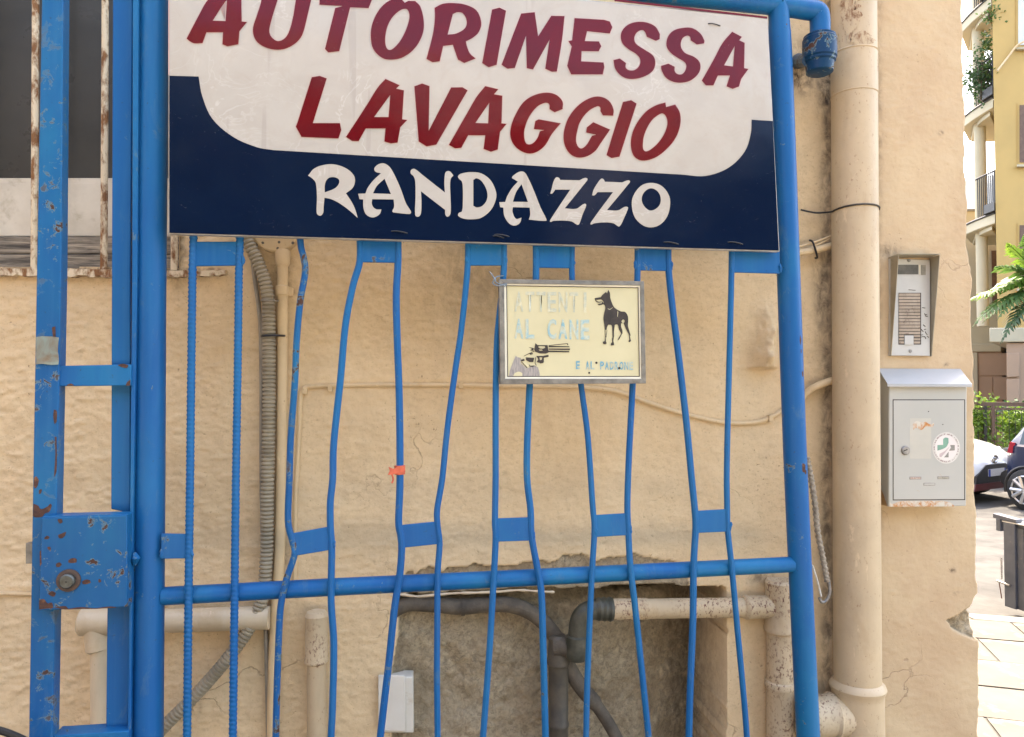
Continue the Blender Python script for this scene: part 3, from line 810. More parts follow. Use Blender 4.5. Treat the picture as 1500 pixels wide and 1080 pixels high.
WHITE = [
 (W1, '85,205 ~150,130 ~250,90 ~370,82 ~500,125 ~585,200 ~600,270 ~575,340 500,400 ~560,490 ~600,570 630,670 ~540,590 ~430,510 ~340,465 265,448 ~255,560 ~252,610 ~225,645 ~190,635 ~178,600 ~182,450 ~170,290 ~140,245', '268,390 ~270,300 ~300,240 ~360,222 ~420,245 ~425,290 ~380,345'),
 (W1, '885,180 ~840,170 ~815,150 ~815,120 ~860,80 ~920,72 ~980,110 ~1040,210 ~1110,370 ~1160,510 ~1210,590 ~1215,615 ~1195,628 1020,610 ~1010,595 ~1030,550 1025,468 790,465 ~785,510 ~800,550 ~835,575 890,578 ~870,630 ~800,665 ~730,640 ~695,570 690,468 650,465 635,405 715,402 ~740,340 ~800,260', '798,400 ~840,320 925,240 995,408'),
 (W1, '~1212,180 ~1218,142 ~1255,132 1350,205 1588,392 ~1582,300 ~1585,217 ~1600,165 ~1640,158 1682,205 ~1655,235 ~1645,300 ~1650,450 ~1650,620 ~1620,657 ~1595,640 1590,582 1350,397 1325,378 ~1330,500 ~1322,630 ~1292,658 ~1262,640 ~1265,450 ~1262,270 ~1245,215'),
 (W2, '~382,175 ~420,145 ~540,130 ~640,145 ~740,220 ~800,350 ~795,440 ~740,550 ~640,630 ~540,648 ~440,640 ~385,610 ~390,580 ~425,560 ~435,450 ~435,320 ~425,235 ~395,205', '550,215 ~590,198 ~650,240 ~700,340 ~700,430 ~650,500 ~590,518 550,500'),
 (W2, '1040,235 ~1000,210 ~975,190 ~1000,160 ~1060,125 ~1110,130 ~1150,190 ~1210,320 ~1290,520 ~1350,640 ~1350,665 1160,652 ~1175,600 1170,520 985,515 ~980,560 ~1000,620 ~1025,645 ~1050,640 1080,630 ~1060,690 ~1000,718 ~940,690 ~890,610 880,520 845,515 835,460 900,458 ~925,390 ~980,300', '985,455 ~1020,350 1080,262 1150,458'),
 (W3, '45,325 ~60,280 ~80,200 ~110,150 ~140,155 155,178 365,182 ~430,155 ~455,170 ~430,210 205,490 ~330,495 ~400,450 ~430,440 ~440,460 ~400,560 ~365,660 ~345,672 ~280,635 ~180,625 ~80,628 ~45,638 ~50,610 265,285 100,285 ~70,325 ~50,330'),
 (W3, '505,345 ~520,290 ~560,220 ~605,165 ~630,170 645,198 835,205 ~900,182 ~922,195 ~900,230 668,510 ~790,512 ~860,475 ~895,475 ~900,490 ~860,590 ~815,680 ~795,690 ~740,655 ~640,645 ~530,655 ~490,668 ~495,640 735,312 565,312 ~535,345 ~515,350'),
 (W3, '~1150,210 ~1270,245 ~1350,350 ~1362,450 ~1330,580 ~1250,670 ~1150,700 ~1060,675 ~975,590 ~942,470 ~955,360 ~1040,245', '~1155,270 ~1230,310 ~1260,390 ~1235,470 ~1150,515 ~1080,470 ~1050,390 ~1080,310'),
]
for g_ in WHITE:
    flat_mesh('white_letter', [parse(s, *g_[0]) for s in g_[1:]], GATE, SO + .0014, M['sign_white'], sign)
for (x, y, w) in ((1046, 36, 9), (1077, 356, 11), (983, 356, 11), (735, 345, 11), (585, 340, 12), (730, 347, 8)):
    b = MB(); b.tube(smooth_path([GATE(x - w, y - 1, SO), GATE(x - w * .4, y - 1.5, SO + .003), GATE(x + w * .4, y, SO + .003), GATE(x + w, y + 2, SO)], 4), .0014, 6)
    b.obj('wire_loop', M['black_plastic'], sign)

RUST = [
 (wk, .0458, '50,700 ~53,698 57,704 ~55,712 52,716 49,712'), (wk, .0458, '49,738 ~56,741 ~60,746 70,742 ~74,738 76,741 ~72,750 ~66,752 ~62,757 ~52,758 48,756'),
 (wk, .0458, '57,718 ~61,717 60,723 57,724'), (wk, .0458, '79,600 ~83,602 83,618 80,622 ~78,610'), (wk, .0458, '76,480 81,478 82,500 79,505'),
 (wk, .0458, '80,640 83,640 ~83,690 79,700 ~81,665'), (wk, .0412, '172,535 ~180,533 188,535 ~186,539 178,538'), (wk, .0412, '186,560 191,556 191,565 184,565'), (wk, .0412, '98,564 ~104,562 109,565 98,565.6'),
 (lbx, .0686, '57.5,893 ~58,880 ~64,878 ~70,884 ~76,883 78,891 ~66,892'), (lbx, .0686, '79,890 ~96,888 100,892 ~118,889.5 ~140,891 ~160,888.5 170,889.5 170,890.5 140,892 95,893'),
 (lbx, .0686, '85,784 ~92,781 97,779 ~95,785 ~90,789 86,788'), (lbx, .0686, '65,788 ~69,785 73,787 ~70,790 65,790'), (lbx, .0686, '100,821 ~105,818 ~112,819 112,824 ~105,825 100,824'),
 (lbx, .0686, '120,852 ~126,849 132,850 133,854 ~126,856 121,856'), (lbx, .0686, '70,870 ~76,866 82,869 ~79,874 74,873'), (lbx, .0686, '58,808 60,806 61,826 58.5,830'), (lbx, .0686, '84,761 ~90,760.5 92,765 ~88,767 85,764'),
 (lbx, .0686, '69,802 ~73,801 75,805 71,806'), (lbx, .0686, '82,826 ~87,824 91,827 ~86,831 82,830'), (lbx, .0686, '144,849 ~147,848.5 148.5,852 ~145,853.5'),
]
for par_, off_, sp in RUST:
    flat_mesh('rust_patch', [parse(sp)], GATE, off_, M['rust'], par_)
for (x, y, w, h) in ((1168, 683, 3.2, 7), (1171, 690, 2, 4), (1164, 500, 1.6, 7), (1168, 548, 2.0, 5), (1165, 515, 1.2, 3), (1148, 60, 1.4, 2), (1144, 43, 1.2, 1.6)):
    # scars sit on the round post: small shells wrapped on its front
    b = MB(); c0_ = GATE(x, y, 0); k_ = 7; rowsv = []
    rp = random.Random(int(x + y))
    ax = GATE({1168: 1165.5, 1171: 1165.8, 1164: 1158.5, 1165: 1159, 1148: 1142, 1144: 1141.5}.get(x, 1166) if not (x == 1168 and y == 548) else 1160.2, y, 0)
    dx0 = float((c0_ - ax) @ GATE.u)
    pr0 = GATE(x + w, y, 0); ww = float((pr0 - c0_) @ GATE.u); hh = abs(float(GATE(x, y + h, 0)[2] - c0_[2]))
    ring = []
    for q in range(12):
        a = 2 * math.pi * q / 12; f_ = rp.uniform(.7, 1.15)
        du = dx0 + math.cos(a) * ww * f_; dz_ = math.sin(a) * hh * f_
        RR = .0288 if y > 300 else .0272
        du = max(-RR * .93, min(RR * .93, du))
        ring.append(ax + GATE.u * du + GATE.n * math.sqrt(RR * RR - du * du) + np.array([0, 0, dz_]))
    cen = ax + GATE.u * dx0 + GATE.n * math.sqrt(max(0, RR * RR - dx0 * dx0)) + GATE.n * .0003
    b.add([cen] + ring, [(0, 1 + q, 1 + (q + 1) % 12) for q in range(12)]); b.obj('rust_patch', M['rust'], gate)

# ================================================================ DOG SIGN
DS = .050
dog = thing('dog_warning_sign', 'small cream enamel dog warning sign with black dog and revolver, wired to gate bars', 'sign', GATE(838, 562, DS))
M['enamel'] = simple('yellowed_cream_enamel', (.55, .505, .31), (.50, .455, .27), 6, .35, .05, dirt=(.55, .42, .22), dirt_lo=.66, dirt_hi=.9, dirt_scale=9)
M['bead'] = simple('pale_bead', (.66, .62, .48), None, 15, .35, 0)
M['ink'] = simple('black_print', (.018, .014, .012), (.035, .025, .022), 60, .4, 0)
M['ink_grey'] = (lambda t: t.done(t.mix(t.ramp(t.noise(240, 2, .5, (3, 1, .3)), .4, .6), (.22, .20, .19), (.34, .31, .27)), .5))(NT('grey_hatched_print'))
b = MB()
OUT = [(731, 409), (943.5, 412), (946.5, 562), (733, 563)]
INN = [(738.5, 415.5), (938, 418.5), (940, 555), (740, 555)]
for i in range(4):
    j = (i + 1) % 4
    q = [GATE(*OUT[i], DS + .006), GATE(*OUT[j], DS + .006), GATE(*INN[j], DS + .006), GATE(*INN[i], DS + .006)]
    b.hexa(q, [p - GATE.n * .014 for p in q])
b.obj('frame', M['zinc'], dog, .0008)
b = MB(); b.prism(GATE, [(733, 561), (945, 560), (942, 414), (732, 411)], DS, .004); b.obj('face_plate', M['enamel'], dog)
INB = [(741.5, 418), (935.5, 421), (937.5, 552.3), (743, 552.3)]
b = MB()
for i in range(4):
    j = (i + 1) % 4
    q = [GATE(*INN[i], DS + .004), GATE(*INN[j], DS + .004), GATE(*INB[j], DS + .003), GATE(*INB[i], DS + .003)]
    b.hexa(q, [p - GATE.n * .003 for p in q])
b.obj('bead', M['bead'], dog)
IN2 = [(742.8, 419.3), (934.3, 422.2), (936.2, 551), (744.2, 551)]
b = MB()
for i in range(4):
    j = (i + 1) % 4
    b.add([GATE(*INB[i], DS + .0012), GATE(*INB[j], DS + .0012), GATE(*IN2[j], DS + .0012), GATE(*IN2[i], DS + .0012)], [(0, 1, 2, 3)])
b.obj('border_line', M['ink'], dog)
DV = (860, 415, 7.717)
def dpr(name, loops, v, mat, off=DS + .0012, raw=False):
    return flat_mesh(name, [parse(s, *v) for s in loops], GATE, off, mat, dog)
dpr('dog_print', ['85,170 ~110,165 155,158 170,135 ~205,105 215,100 225,115 240,75 ~258,110 262,165 ~280,220 ~310,275 ~380,318 ~430,325 ~460,370 ~465,420 ~462,480 ~475,530 490,580 492,600 470,575 ~440,520 ~420,470 412,452 385,455 ~385,490 ~400,540 400,575 385,570 ~360,520 ~345,470 315,470 ~305,540 305,605 288,605 ~285,530 ~275,475 240,470 ~225,500 220,530 200,525 ~195,470 ~185,400 ~195,330 ~205,290 ~200,250 185,240 190,215 ~160,185 ~120,188 ~95,185', '~408,410 ~425,430 ~408,452 ~390,432'], DV, M['ink'])
dpr('dog_print', ['85,172 92,170 ~110,200 ~140,210 165,205 165,212 ~130,220 ~98,205'], DV, M['ink'])
dpr('dog_print', ['115,235 165,228 175,205 190,230 170,243 135,252'], DV, M['ink'])
for s in ('200,525 206,527 208,600 213,660 222,680 205,692 180,685 178,662 200,655 203,600', '290,605 303,605 296,650 305,685 305,702 268,705 270,680 284,668 282,630', '470,575 482,590 490,630 498,655 478,668 465,655 478,640 475,610', '385,570 392,575 372,620 350,648 345,640 365,605', '222,530 228,528 218,600 222,610 208,612', '345,310 352,330 346,380 342,380 344,335'):
    dpr('leg_print', [s], DV, M['ink'] if '345,310' not in s else M['enamel'], DS + .0015)
dpr('collar_print', ['235,285 ~250,292 ~268,288 288,272 288,277 ~268,294 ~250,298 235,291'], DV, M['enamel'], DS + .0015)
GV = (735, 490, 7.143)
for s in (['490,119 705,124 712,134 490,134'], ['490,148 716,148 712,164 490,160'], ['480,169 705,174 708,188 480,186'], ['490,114 640,97 690,93 697,110 685,112 684,100 640,104 492,119'],
          ['345,130 352,92 375,112 480,112 490,190 460,202 400,200 350,182 340,160', '380,130 395,122 450,125 455,140 430,150 400,148', '385,160 420,158 430,168 400,172'],
          ['280,134 322,140 342,152 328,160 336,172 296,168 318,152'], ['340,172 345,178 250,222 228,232 235,222'], ['250,240 340,245 330,290 290,290 255,270'],
          ['200,265 235,255 240,275 205,285'], ['360,225 430,225 490,213 490,235 440,245 440,290 400,300 365,290 382,260', '395,240 425,242 418,265 400,270'],
          ['430,285 442,282 435,300 400,306 402,300'], ['200,290 215,300 262,355 270,350 225,300 210,286'], ['285,310 300,330 330,325 345,330 325,340 290,336'], ['352,240 360,238 352,300 365,325 358,326 345,300'], ['290,200 320,195 330,205 300,215']):
    dpr('revolver_print', s, GV, M['ink'])
dpr('sleeve_print', ['145,225 ~165,238 200,245 198,300 265,357 340,322 380,345 ~395,400 400,440 75,435 ~85,380 110,310'], GV, M['ink_grey'], DS + .0009)
dpr('sleeve_print', ['135,405 ~180,390 215,405 215,436 120,436'], GV, M['enamel'], DS + .0011)
def faded(name, lo, hi, c=(.30, .45, .47)):
    t = NT(name)
    n = t.noise(55, 4, .7, None, .3)
    return t.done(t.mix(t.ramp(n, lo, hi), (.61, .56, .36), c), .4)
M['fade1'] = faded('almost_gone_blue_print', .30, .68, (.30, .36, .31)); M['fade2'] = faded('faded_blue_print', .30, .62, (.20, .38, .42)); M['fade3'] = faded('small_blue_print', .25, .55, (.12, .32, .40))
def text(body, box, mat, name='letter', P=GATE, off=DS + .001, par=None, bold=0.0):
    """each character separately, stretched to its own box"""
    x0, y0, x1, y1 = box
    n = len(body); wch = (x1 - x0) / n
    for i, chx in enumerate(body):
        if chx == ' ': continue
        cu = bpy.data.curves.new(name, 'FONT'); cu.body = chx; cu.size = 1; cu.offset = bold; cu.resolution_u = 3
        k = .80 if chx != 'I' else .26
        cx = x0 + (i + .5) * wch
        def mp(co, cx=cx, k=k):
            a = co.min(0); b_ = co.max(0); r_ = np.maximum(b_ - a, 1e-6)
            q = (co - a) / r_
            t = (cx - x0) / max(1e-6, x1 - x0)
            out = np.zeros_like(co)
            out[:, 0] = cx + (q[:, 0] - .5) * wch * k
            out[:, 1] = -(y1 + (q[:, 1]) * (y0 - y1)) - t * .015 * (x1 - x0)
            return out
        curve_to(name, cu, P, off, mat, par or dog, mp)
text('ATTENTI', (752, 427, 865, 456.5), M['fade1'], bold=.02)
text('AL CANE', (752, 467, 865, 496), M['fade2'], bold=.03)
text('E AL PADRONE', (843, 529, 928, 541), M['fade3'], bold=.03)
for x, y, r_ in ((873.6, 531.6, .0028), (907, 539.4, .0030), (863, 546.3, .0024)):
    c = GATE(x, y, DS); b = MB(); b.tube([c, c + GATE.n * .0014], [r_, r_ * .9], 12); b.obj('screw_hole', M['ink'], dog)
b = MB(); b.tube(smooth_path([GATE(717, 398, .05), GATE(724, 408, .055), GATE(722, 415, .052), GATE(730, 419, .058), GATE(742, 416, .06), GATE(739, 420, .059)], 6), .0016, 6)
b.tube(smooth_path([GATE(738, 404, .03), GATE(727, 406, .05), GATE(726, 413, .055), GATE(733, 417, .058)], 6), .0014, 6)
tag(b.obj('wire_tie', simple('dull_blue_wire', (.12, .2, .26), (.2, .2, .18), 90, .5)), 'twisted dull blue wire tying the upper left corner of the dog sign to a bar', 'wire')

# ribbon on bar
b = MB()
ctr = [GATE(x, y, .024) for x, y in ((585.5, 682), (585.8, 695))]
b.tube([ctr[0], ctr[1]], [.0125, .0118], 12)
fl = [(584, 684), (576, 687), (569, 684), (571, 690), (568, 696), (577, 695), (584, 693)]
b.prism(GATE, fl[::-1], .038, .003)
b.tube(smooth_path([GATE(574, 694, .036), GATE(576, 702, .034), GATE(574, 708, .036)], 4), .0022, 6)
b.prism(GATE, [(587, 694), (594, 691), (592, 682), (587, 683)], .036, .002)
tag(b.obj('ribbon_knot', simple('faded_orange_ribbon', (.62, .13, .06), (.45, .08, .04), 60, .7)), 'faded orange ribbon knotted round a blue gate bar', 'ribbon')

# ================================================================ PIPES ON THE WALL
def wtube(pts, r, name, mat, off=.02, seg=12, n=6, par=None, smooth=True, **kw):
    p = [WALL(q[0], q[1], q[2] if len(q) > 2 else off) for q in pts]
    if smooth: p = smooth_path(p, n)
    b = MB(); b.tube(p, r, seg)
    return b.obj(name, mat, par, **kw)
def rings_path(p0, p1, prof, seg=28):
    """prof: list of (t, r) along p0->p1"""
    p0 = np.array(p0); p1 = np.array(p1)
    b = MB(); b.tube([p0 + (p1 - p0) * t for t, _ in prof], [r for _, r in prof], seg)
    return b
dp = thing('downpipe', 'thick cream painted downpipe running down the wall between gate post and letterbox', 'pipe', WALL(1254, 1080, .07))
PO = .072
dpx = lambda y: 1250.5 + (y / 1080) * 6
def dseg(y0, y1, r0, r1, name='pipe_length', mat=None):
    n = 14
    pts = [WALL(dpx(y0 + (y1 - y0) * k / n), y0 + (y1 - y0) * k / n, PO) for k in range(n + 1)]
    b = MB(); b.tube(pts, [r0 + (r1 - r0) * k / n for k in range(n + 1)], 36)
    return b.obj(name, mat or M['pipe_cream'], dp)
dseg(-120, 84, .0590, .0590); dseg(80, 142, .0603, .0605, 'socket'); dseg(142, 1002, .0596, .0604)
for y, rr in ((81, .0625), (141, .0616), ):
    b = MB(); b.tube([WALL(dpx(y - 2), y - 2, PO), WALL(dpx(y), y, PO), WALL(dpx(y + 2), y + 2, PO)], [rr - .003, rr, rr - .003], 36); b.obj('joint_ring', M['pipe_cream'], dp)
b = MB(); ys = [996, 1000, 1005, 1010, 1014, 1020, 1100, 1200]; rs = [.061, .069, .0725, .070, .067, .0665, .067, .067]
b.tube([WALL(dpx(y), y, PO) for y in ys], rs, 36); b.obj('bottom_socket', M['pipe_cream'], dp)
b = MB(); b.tube([WALL(1170, 1049, PO), WALL(1200, 1049, PO), WALL(1214, 1048, PO), WALL(1218, 1048, PO), WALL(1222, 1048, PO), WALL(1250, 1047, PO)], [.054, .054, .054, .060, .056, .056], 28); b.obj('branch', M['pipe_pitted'], dp)
for y0_, y1_, a0, a1, sd_ in ((-20, 75, 1.9, 2.7, 1), (60, 84, 1.2, 2.3, 2), (84, 118, .3, .8, 3)):
    rp = random.Random(sd_); b = MB(); ny_, na_ = 22, 7; vv = []
    for j in range(ny_):
        y = y0_ + (y1_ - y0_) * j / (ny_ - 1); e_ = rp.uniform(-.22, .22); e2_ = rp.uniform(-.16, .16)
        wv_ = math.sin(math.pi * (j + .5) / ny_)
        for i in range(na_):
            m0 = (a0 + a1) / 2; hw = (a1 - a0) / 2 * wv_
            a = m0 + (-1 + 2 * i / (na_ - 1)) * hw + (e_ if i == 0 else e2_ if i == na_ - 1 else 0) * wv_
            vv.append(WALL(dpx(y), y, PO) + (WALL.u * math.cos(a) + WALL.n * math.sin(a)) * .06075)
    b.add(vv, [(j * na_ + i, j * na_ + i + 1, (j + 1) * na_ + i + 1, (j + 1) * na_ + i) for j in range(ny_ - 1) for i in range(na_ - 1)])
    st_ = NT('brown_stain_on_pipe'); nz_ = st_.noise(60, 6, .75, (1, 1, .5), .4, sd_ * 3.0)
    b.obj('stain', st_.done(st_.mix(st_.ramp(nz_, .46, .60), (.46, .355, .22), (.20, .10, .045)), .7), dp)
# tie on downpipe
pts = []
for k in range(15):
    a = math.pi * (1.04 - 1.08 * k / 14)
    c = WALL(dpx(310), 310 - 3 * math.sin(math.pi * k / 14), PO)
    pts.append(c + WALL.u * math.cos(a) * .0615 + WALL.n * math.sin(a) * .0615)
pts = smooth_path([WALL(1173, 307.5, .02), WALL(1196, 312, .03), pts[0]], 5)[:-1] + pts
b = MB(); b.tube(pts, .0026, 6)
tag(b.obj('cable_tie', M['black_plastic']), 'thin black tie strapped round the thick cream downpipe', 'cable tie')

# conduit behind the sign corner, with black tie
cb = thing('cable_bundle', 'short pale cable bundle tied beside the downpipe, near the big sign', 'cable', WALL(1185, 370))
for k, (a1, a2, r_) in enumerate((((1140, 374), (1225, 358), .010), ((1150, 366), (1222, 344), .003), ((1160, 372), (1215, 350), .0025))):
    b = MB(); b.tube(smooth_path([WALL(a1[0], a1[1], .03), WALL(1187, (a1[1] + a2[1]) / 2 + 2, .035), WALL(a2[0], a2[1], .03)], 6), r_, 10); b.obj('cable', M['conduit_cream'], cb)
b = MB(); b.tube(smooth_path([WALL(1186, 352, .04), WALL(1191, 356, .05), WALL(1197, 376, .048), WALL(1194, 378, .04)], 5), .0028, 6); b.obj('tie', M['black_plastic'], cb)

# corrugated conduit
def corrugated(pts, r, pitch, name, mat, label, cat, par=None):
    p = smooth_path(pts, 14)
    L = [0]
    for i in range(1, len(p)): L.append(L[-1] + np.linalg.norm(p[i] - p[i - 1]))
    n = int(L[-1] / (pitch / 6)); q = []
    P3 = np.array(p); t = np.linspace(0, L[-1], n)
    q = np.stack([np.interp(t, L, P3[:, k]) for k in range(3)], 1)
    rr = [r * (1 - .26 * max(0, math.cos(2 * math.pi * x / pitch)) ** 1.2) for x in t]
    b = MB(); b.tube(list(q), rr, 14)
    return tag(b.obj(name, mat, par, smooth=50), label, cat)
corrugated([WALL(346, 320, .035), WALL(362, 352, .035), WALL(378, 385, .035), WALL(391, 425, .035), WALL(394, 480, .035), WALL(394, 600, .035), WALL(392, 720, .035), WALL(390, 820, .035), WALL(383, 880, .04), WALL(362, 925, .045), WALL(325, 975, .05), WALL(280, 1025, .05), WALL(240, 1065, .05), WALL(200, 1110, .05)], .0165, .0105, 'corrugated_conduit', M['corr'], 'ribbed dusty grey conduit down the wall, bending away to the lower left', 'conduit')
jb = thing('junction_box', 'round cream painted junction box peeking below the big sign', 'junction box', WALL(407, 343))
c = WALL(407, 338, .0)
b = MB(); b.tube([c, c + WALL.n * .028, c + WALL.n * .033, c + WALL.n * .034], [.062, .062, .058, .054], 32); b.obj('box_body', M['conduit_cream'], jb)
for dx, dy in ((-22, 18), (0, 26), (22, 18), (2, 17)):
    c1 = WALL(407 + dx, 338 + dy, .033); b = MB(); b.tube([c1, c1 + WALL.n * .003], [.004, .003], 10); b.obj('screw', M['old_pipe'], jb)
cv = thing('straight_conduit', 'straight cream painted conduit running beside the ribbed conduit', 'conduit', WALL(411, 1080))
wtube([(414, 372), (414, 420), (413, 600), (410, 800), (404, 900), (400, 1000), (398, 1150)], .0135, 'tube', M['conduit_cream'], .02, 14, par=cv)
b = MB(); b.tube([WALL(414, y, .02) for y in (366, 370, 386, 390)], [.018, .020, .018, .0155], 16); b.obj('gland', M['conduit_cream'], cv)
b = MB(); b.tube([WALL(413.5, y, .02) for y in (418, 420, 432, 434)], [.0135, .017, .017, .0135], 16)
b.prism(WALL, [(413, 436), (428, 433), (429, 422), (413, 417)], .022, .018); b.obj('pipe_clip', M['conduit_cream'], cv, .001)
for i, (pts, r_) in enumerate((([(366, 340, .01), (372, 400, .012), (381, 470, .014), (383, 560, .014), (383, 700, .014), (386, 850, .014), (390, 950, .014), (394, 1150, .012)], .0055), ([(374, 350, .012), (382, 410, .02), (386, 440, .024), (385.5, 480, .022), (386, 560, .014)], .0045))):
    tag(wtube(pts, r_, 'wall_cable', M['cable_grey'], .012, 8), ('long thin grey cable running down the wall left of the ribbed conduit', 'short thin grey cable joining the ribbed conduit near the big sign')[i], 'cable')
b = MB(); b.tube(smooth_path([WALL(383, 493, .03), WALL(386, 492, .058), WALL(400, 491.5, .060), WALL(415, 492, .04), WALL(417, 492, .02)], 5), .0030, 6)
tag(b.obj('cable_tie', M['black_plastic']), 'black tie around the ribbed conduit and its neighbour', 'cable tie')
b = MB(); b.tube(smooth_path([WALL(382, 440, .02), WALL(385, 440, .055), WALL(404, 441, .052), WALL(408, 441, .03)], 5), .0018, 6)
tag(b.obj('cable_tie', M['cable_grey']), 'pale grey tie round the top bend of the ribbed conduit', 'cable tie')

# thin surface conduit
tc_ = thing('thin_conduit', 'thin cream painted conduit sagging across the wall behind the bars and dog sign', 'conduit', WALL(800, 570))
wtube([(432, 860), (433, 740), (438, 640), (440, 590), (443, 573), (456, 566.5), (520, 564.5), (600, 564), (675, 564.5)], .0062, 'tube', M['conduit_cream'], .006, 10, par=tc_)
wtube([(675, 564.5), (760, 566), (840, 567), (900, 573), (950, 590), (1000, 606), (1060, 619), (1105, 619), (1130, 611), (1150, 598), (1172, 583), (1192, 566), (1225, 556)], .0062, 'tube', M['conduit_cream'], .006, 10, par=tc_)
wtube([(1172, 588, .012), (1184, 574, .02), (1200, 564, .03), (1228, 555, .03)], .0105, 'tube', M['conduit_cream'], .02, 12, par=tc_)
for x, y in ((447, 572), (675, 564.5), (484, 569), (1128, 613)):
    b = MB(); b.box(WALL(x, y, .008), .006, .008, .009, R(6)); b.obj('clip', M['conduit_cream'], tc_, .001)
tag(wtube([(-90, 869), (0, 869.5), (60, 871), (160, 873)], .006, 'wall_conduit', M['conduit_cream'], .006, 8), 'thin painted conduit at the left edge behind the lock box', 'conduit')

# left low drain with elbow
ld = thing('drain_pipe', 'pale drain pipe turning down through an elbow behind the lock box', 'pipe', WALL(145, 1080))
b = MB(); b.tube([WALL(118, 911, .035), WALL(121, 911, .035), WALL(170, 910.5, .035)], [.030, .034, .033], 20); b.obj('elbow_socket', M['pipe_pale'], ld)
b = MB(); b.tube([WALL(150, 911, .035), WALL(260, 909, .035), WALL(395, 905, .035)], .029, 20); b.obj('horizontal_run', M['pipe_pale'], ld)
b = MB(); b.tube([WALL(141, 912, .035), WALL(143, 932, .035), WALL(145, 950, .035), WALL(145.5, 952, .035)], [.030, .030, .030, .026], 20); b.obj('elbow', M['pipe_pale'], ld)
b = MB(); b.tube([WALL(147, 940, .035), WALL(148, 1040, .035), WALL(148, 1160, .035)], .0235, 20); b.obj('vertical_run', M['pipe_pale'], ld)

# short stub pipe
sp_ = thing('standpipe', 'short cream pipe with a thick flaking socket, low behind the second pair of bent bars', 'pipe', WALL(463, 1080))
b = MB(); b.tube([WALL(463.5, y, .035) for y in (893, 896, 902, 906, 960, 966, 969, 971)], [.010, .024, .029, .0275, .0285, .0305, .030, .026], 22); b.obj('socket', M['pipe_pitted'], sp_)
b = MB(); b.tube([WALL(463.5, 965, .035), WALL(464, 1060, .035), WALL(464, 1160, .035)], .0245, 22); b.obj('pipe_length', M['pipe_cream'], sp_)

# white box in the hole
wb = thing('electrical_box', 'small white plastic electrical box set in the broken plaster', 'electrical box', WALL(588, 1075))
b = MB(); b.prism(WALL, [(556, 1074), (606, 1074), (605, 992), (556, 992)], .012, .05); b.obj('box_body', M['white_plastic'], wb, .003)
b = MB(); b.prism(WALL, [(554, 1071), (594, 1072), (593, 990), (554, 990)], .020, .008); b.obj('box_cover', M['white_plastic'], wb, .002)

# waste pipe on the right
wp_ = thing('waste_pipe', 'pitted cream waste pipe with collars and a side branch, beside the right gate post', 'pipe', WALL(1140, 1080))
b = MB(); b.tube([WALL(1143, y, .03) for y in (849, 853, 860, 900, 918, 921, 924, 926)], [.036, .041, .040, .040, .0415, .044, .0435, .036], 26); b.obj('tee', M['pipe_pitted'], wp_)
b = MB(); b.tube([WALL(1143, y, .03) for y in (915, 960, 996, 998, 1004, 1008, 1012, 1060, 1180)], [.036, .036, .036, .040, .042, .040, .0365, .037, .037], 26); b.obj('pipe_length', M['pipe_pitted'], wp_)
b = MB(); b.tube([WALL(1129, 889, .03), WALL(1097, 889.5, .03), WALL(1094, 889.5, .03), WALL(1092, 890, .03), WALL(1088, 890, .03)], [.0305, .0305, .033, .033, .028], 22); b.obj('branch_socket', M['pipe_pitted'], wp_)
b = MB(); b.tube([WALL(1100, 890, .03), WALL(1000, 891, .03), WALL(950, 892, .03), WALL(946, 892, .03), WALL(944, 892, .03), WALL(896, 893, .03)], [.0265, .0265, .0265, .0285, .0285, .028], 22); b.obj('branch', M['pipe_pitted'], wp_)
b = MB(); b.tube([WALL(x, 892.5, .03) for x in (897, 893, 889, 885, 881, 877, 872)], [.030, .0325, .029, .032, .029, .031, .027], 22); b.obj('screw_collar', M['green_pvc'], wp_)
b = MB(); b.tube(smooth_path([WALL(876, 893, .03), WALL(862, 895, .03), WALL(851, 905, .03), WALL(847, 922, .03), WALL(846, 940, .03)], 6), .026, 20); b.obj('elbow', M['green_pvc'], wp_)
b = MB(); b.tube([WALL(846, y, .03) for y in (930, 932, 938, 952, 962, 966, 968)], [.026, .031, .032, .033, .031, .026, .010], 22); b.obj('cap_nut', M['green_pvc'], wp_)
# dark pipe in the hole
dk = thing('dark_pipe', 'dark grey vertical pipe with collars standing in the broken hole', 'pipe', WALL(817, 1080))
b = MB(); b.tube([WALL(818, y, .0) for y in (930, 934, 962, 968, 972, 974, 976, 1056, 1058, 1063, 1065, 1150)], [.018, .026, .029, .031, .031, .028, .0265, .0265, .0285, .0285, .0265, .0265], 22); b.obj('pipe_length', M['dark_pvc'], dk)
b = MB(); b.tube([WALL(812, 947, .005), WALL(826, 947, .012), WALL(840, 948, .02)], [.027, .027, .025], 20); b.obj('side_branch', M['old_pipe'], dk)
tag(wtube([(578, 893, -.02), (600, 884, -.02), (640, 886, -.02), (676, 889, -.02), (720, 885, -.02), (755, 888, -.02), (785, 902, -.02), (808, 925, -.02), (822, 948, -.02), (832, 975, -.015), (850, 1005, -.01), (875, 1035, -.01), (900, 1075, -.01), (925, 1130, -.01)], [.021 if i < 66 else .017 for i in range(14 * 6 - 5)], 'old_hose', M['old_pipe'], 0, 16), 'mortar smeared old hose crossing the broken hole and drooping to the right', 'hose')
wtube_ = MB(); wtube_.tube([WALL(676, 889, -.02), WALL(681, 889, -.02)], [.0235, .0235], 16)
tag(wtube_.obj('hose_clamp', M['old_pipe']), 'grey clamp round the old hose in the broken hole', 'clamp')

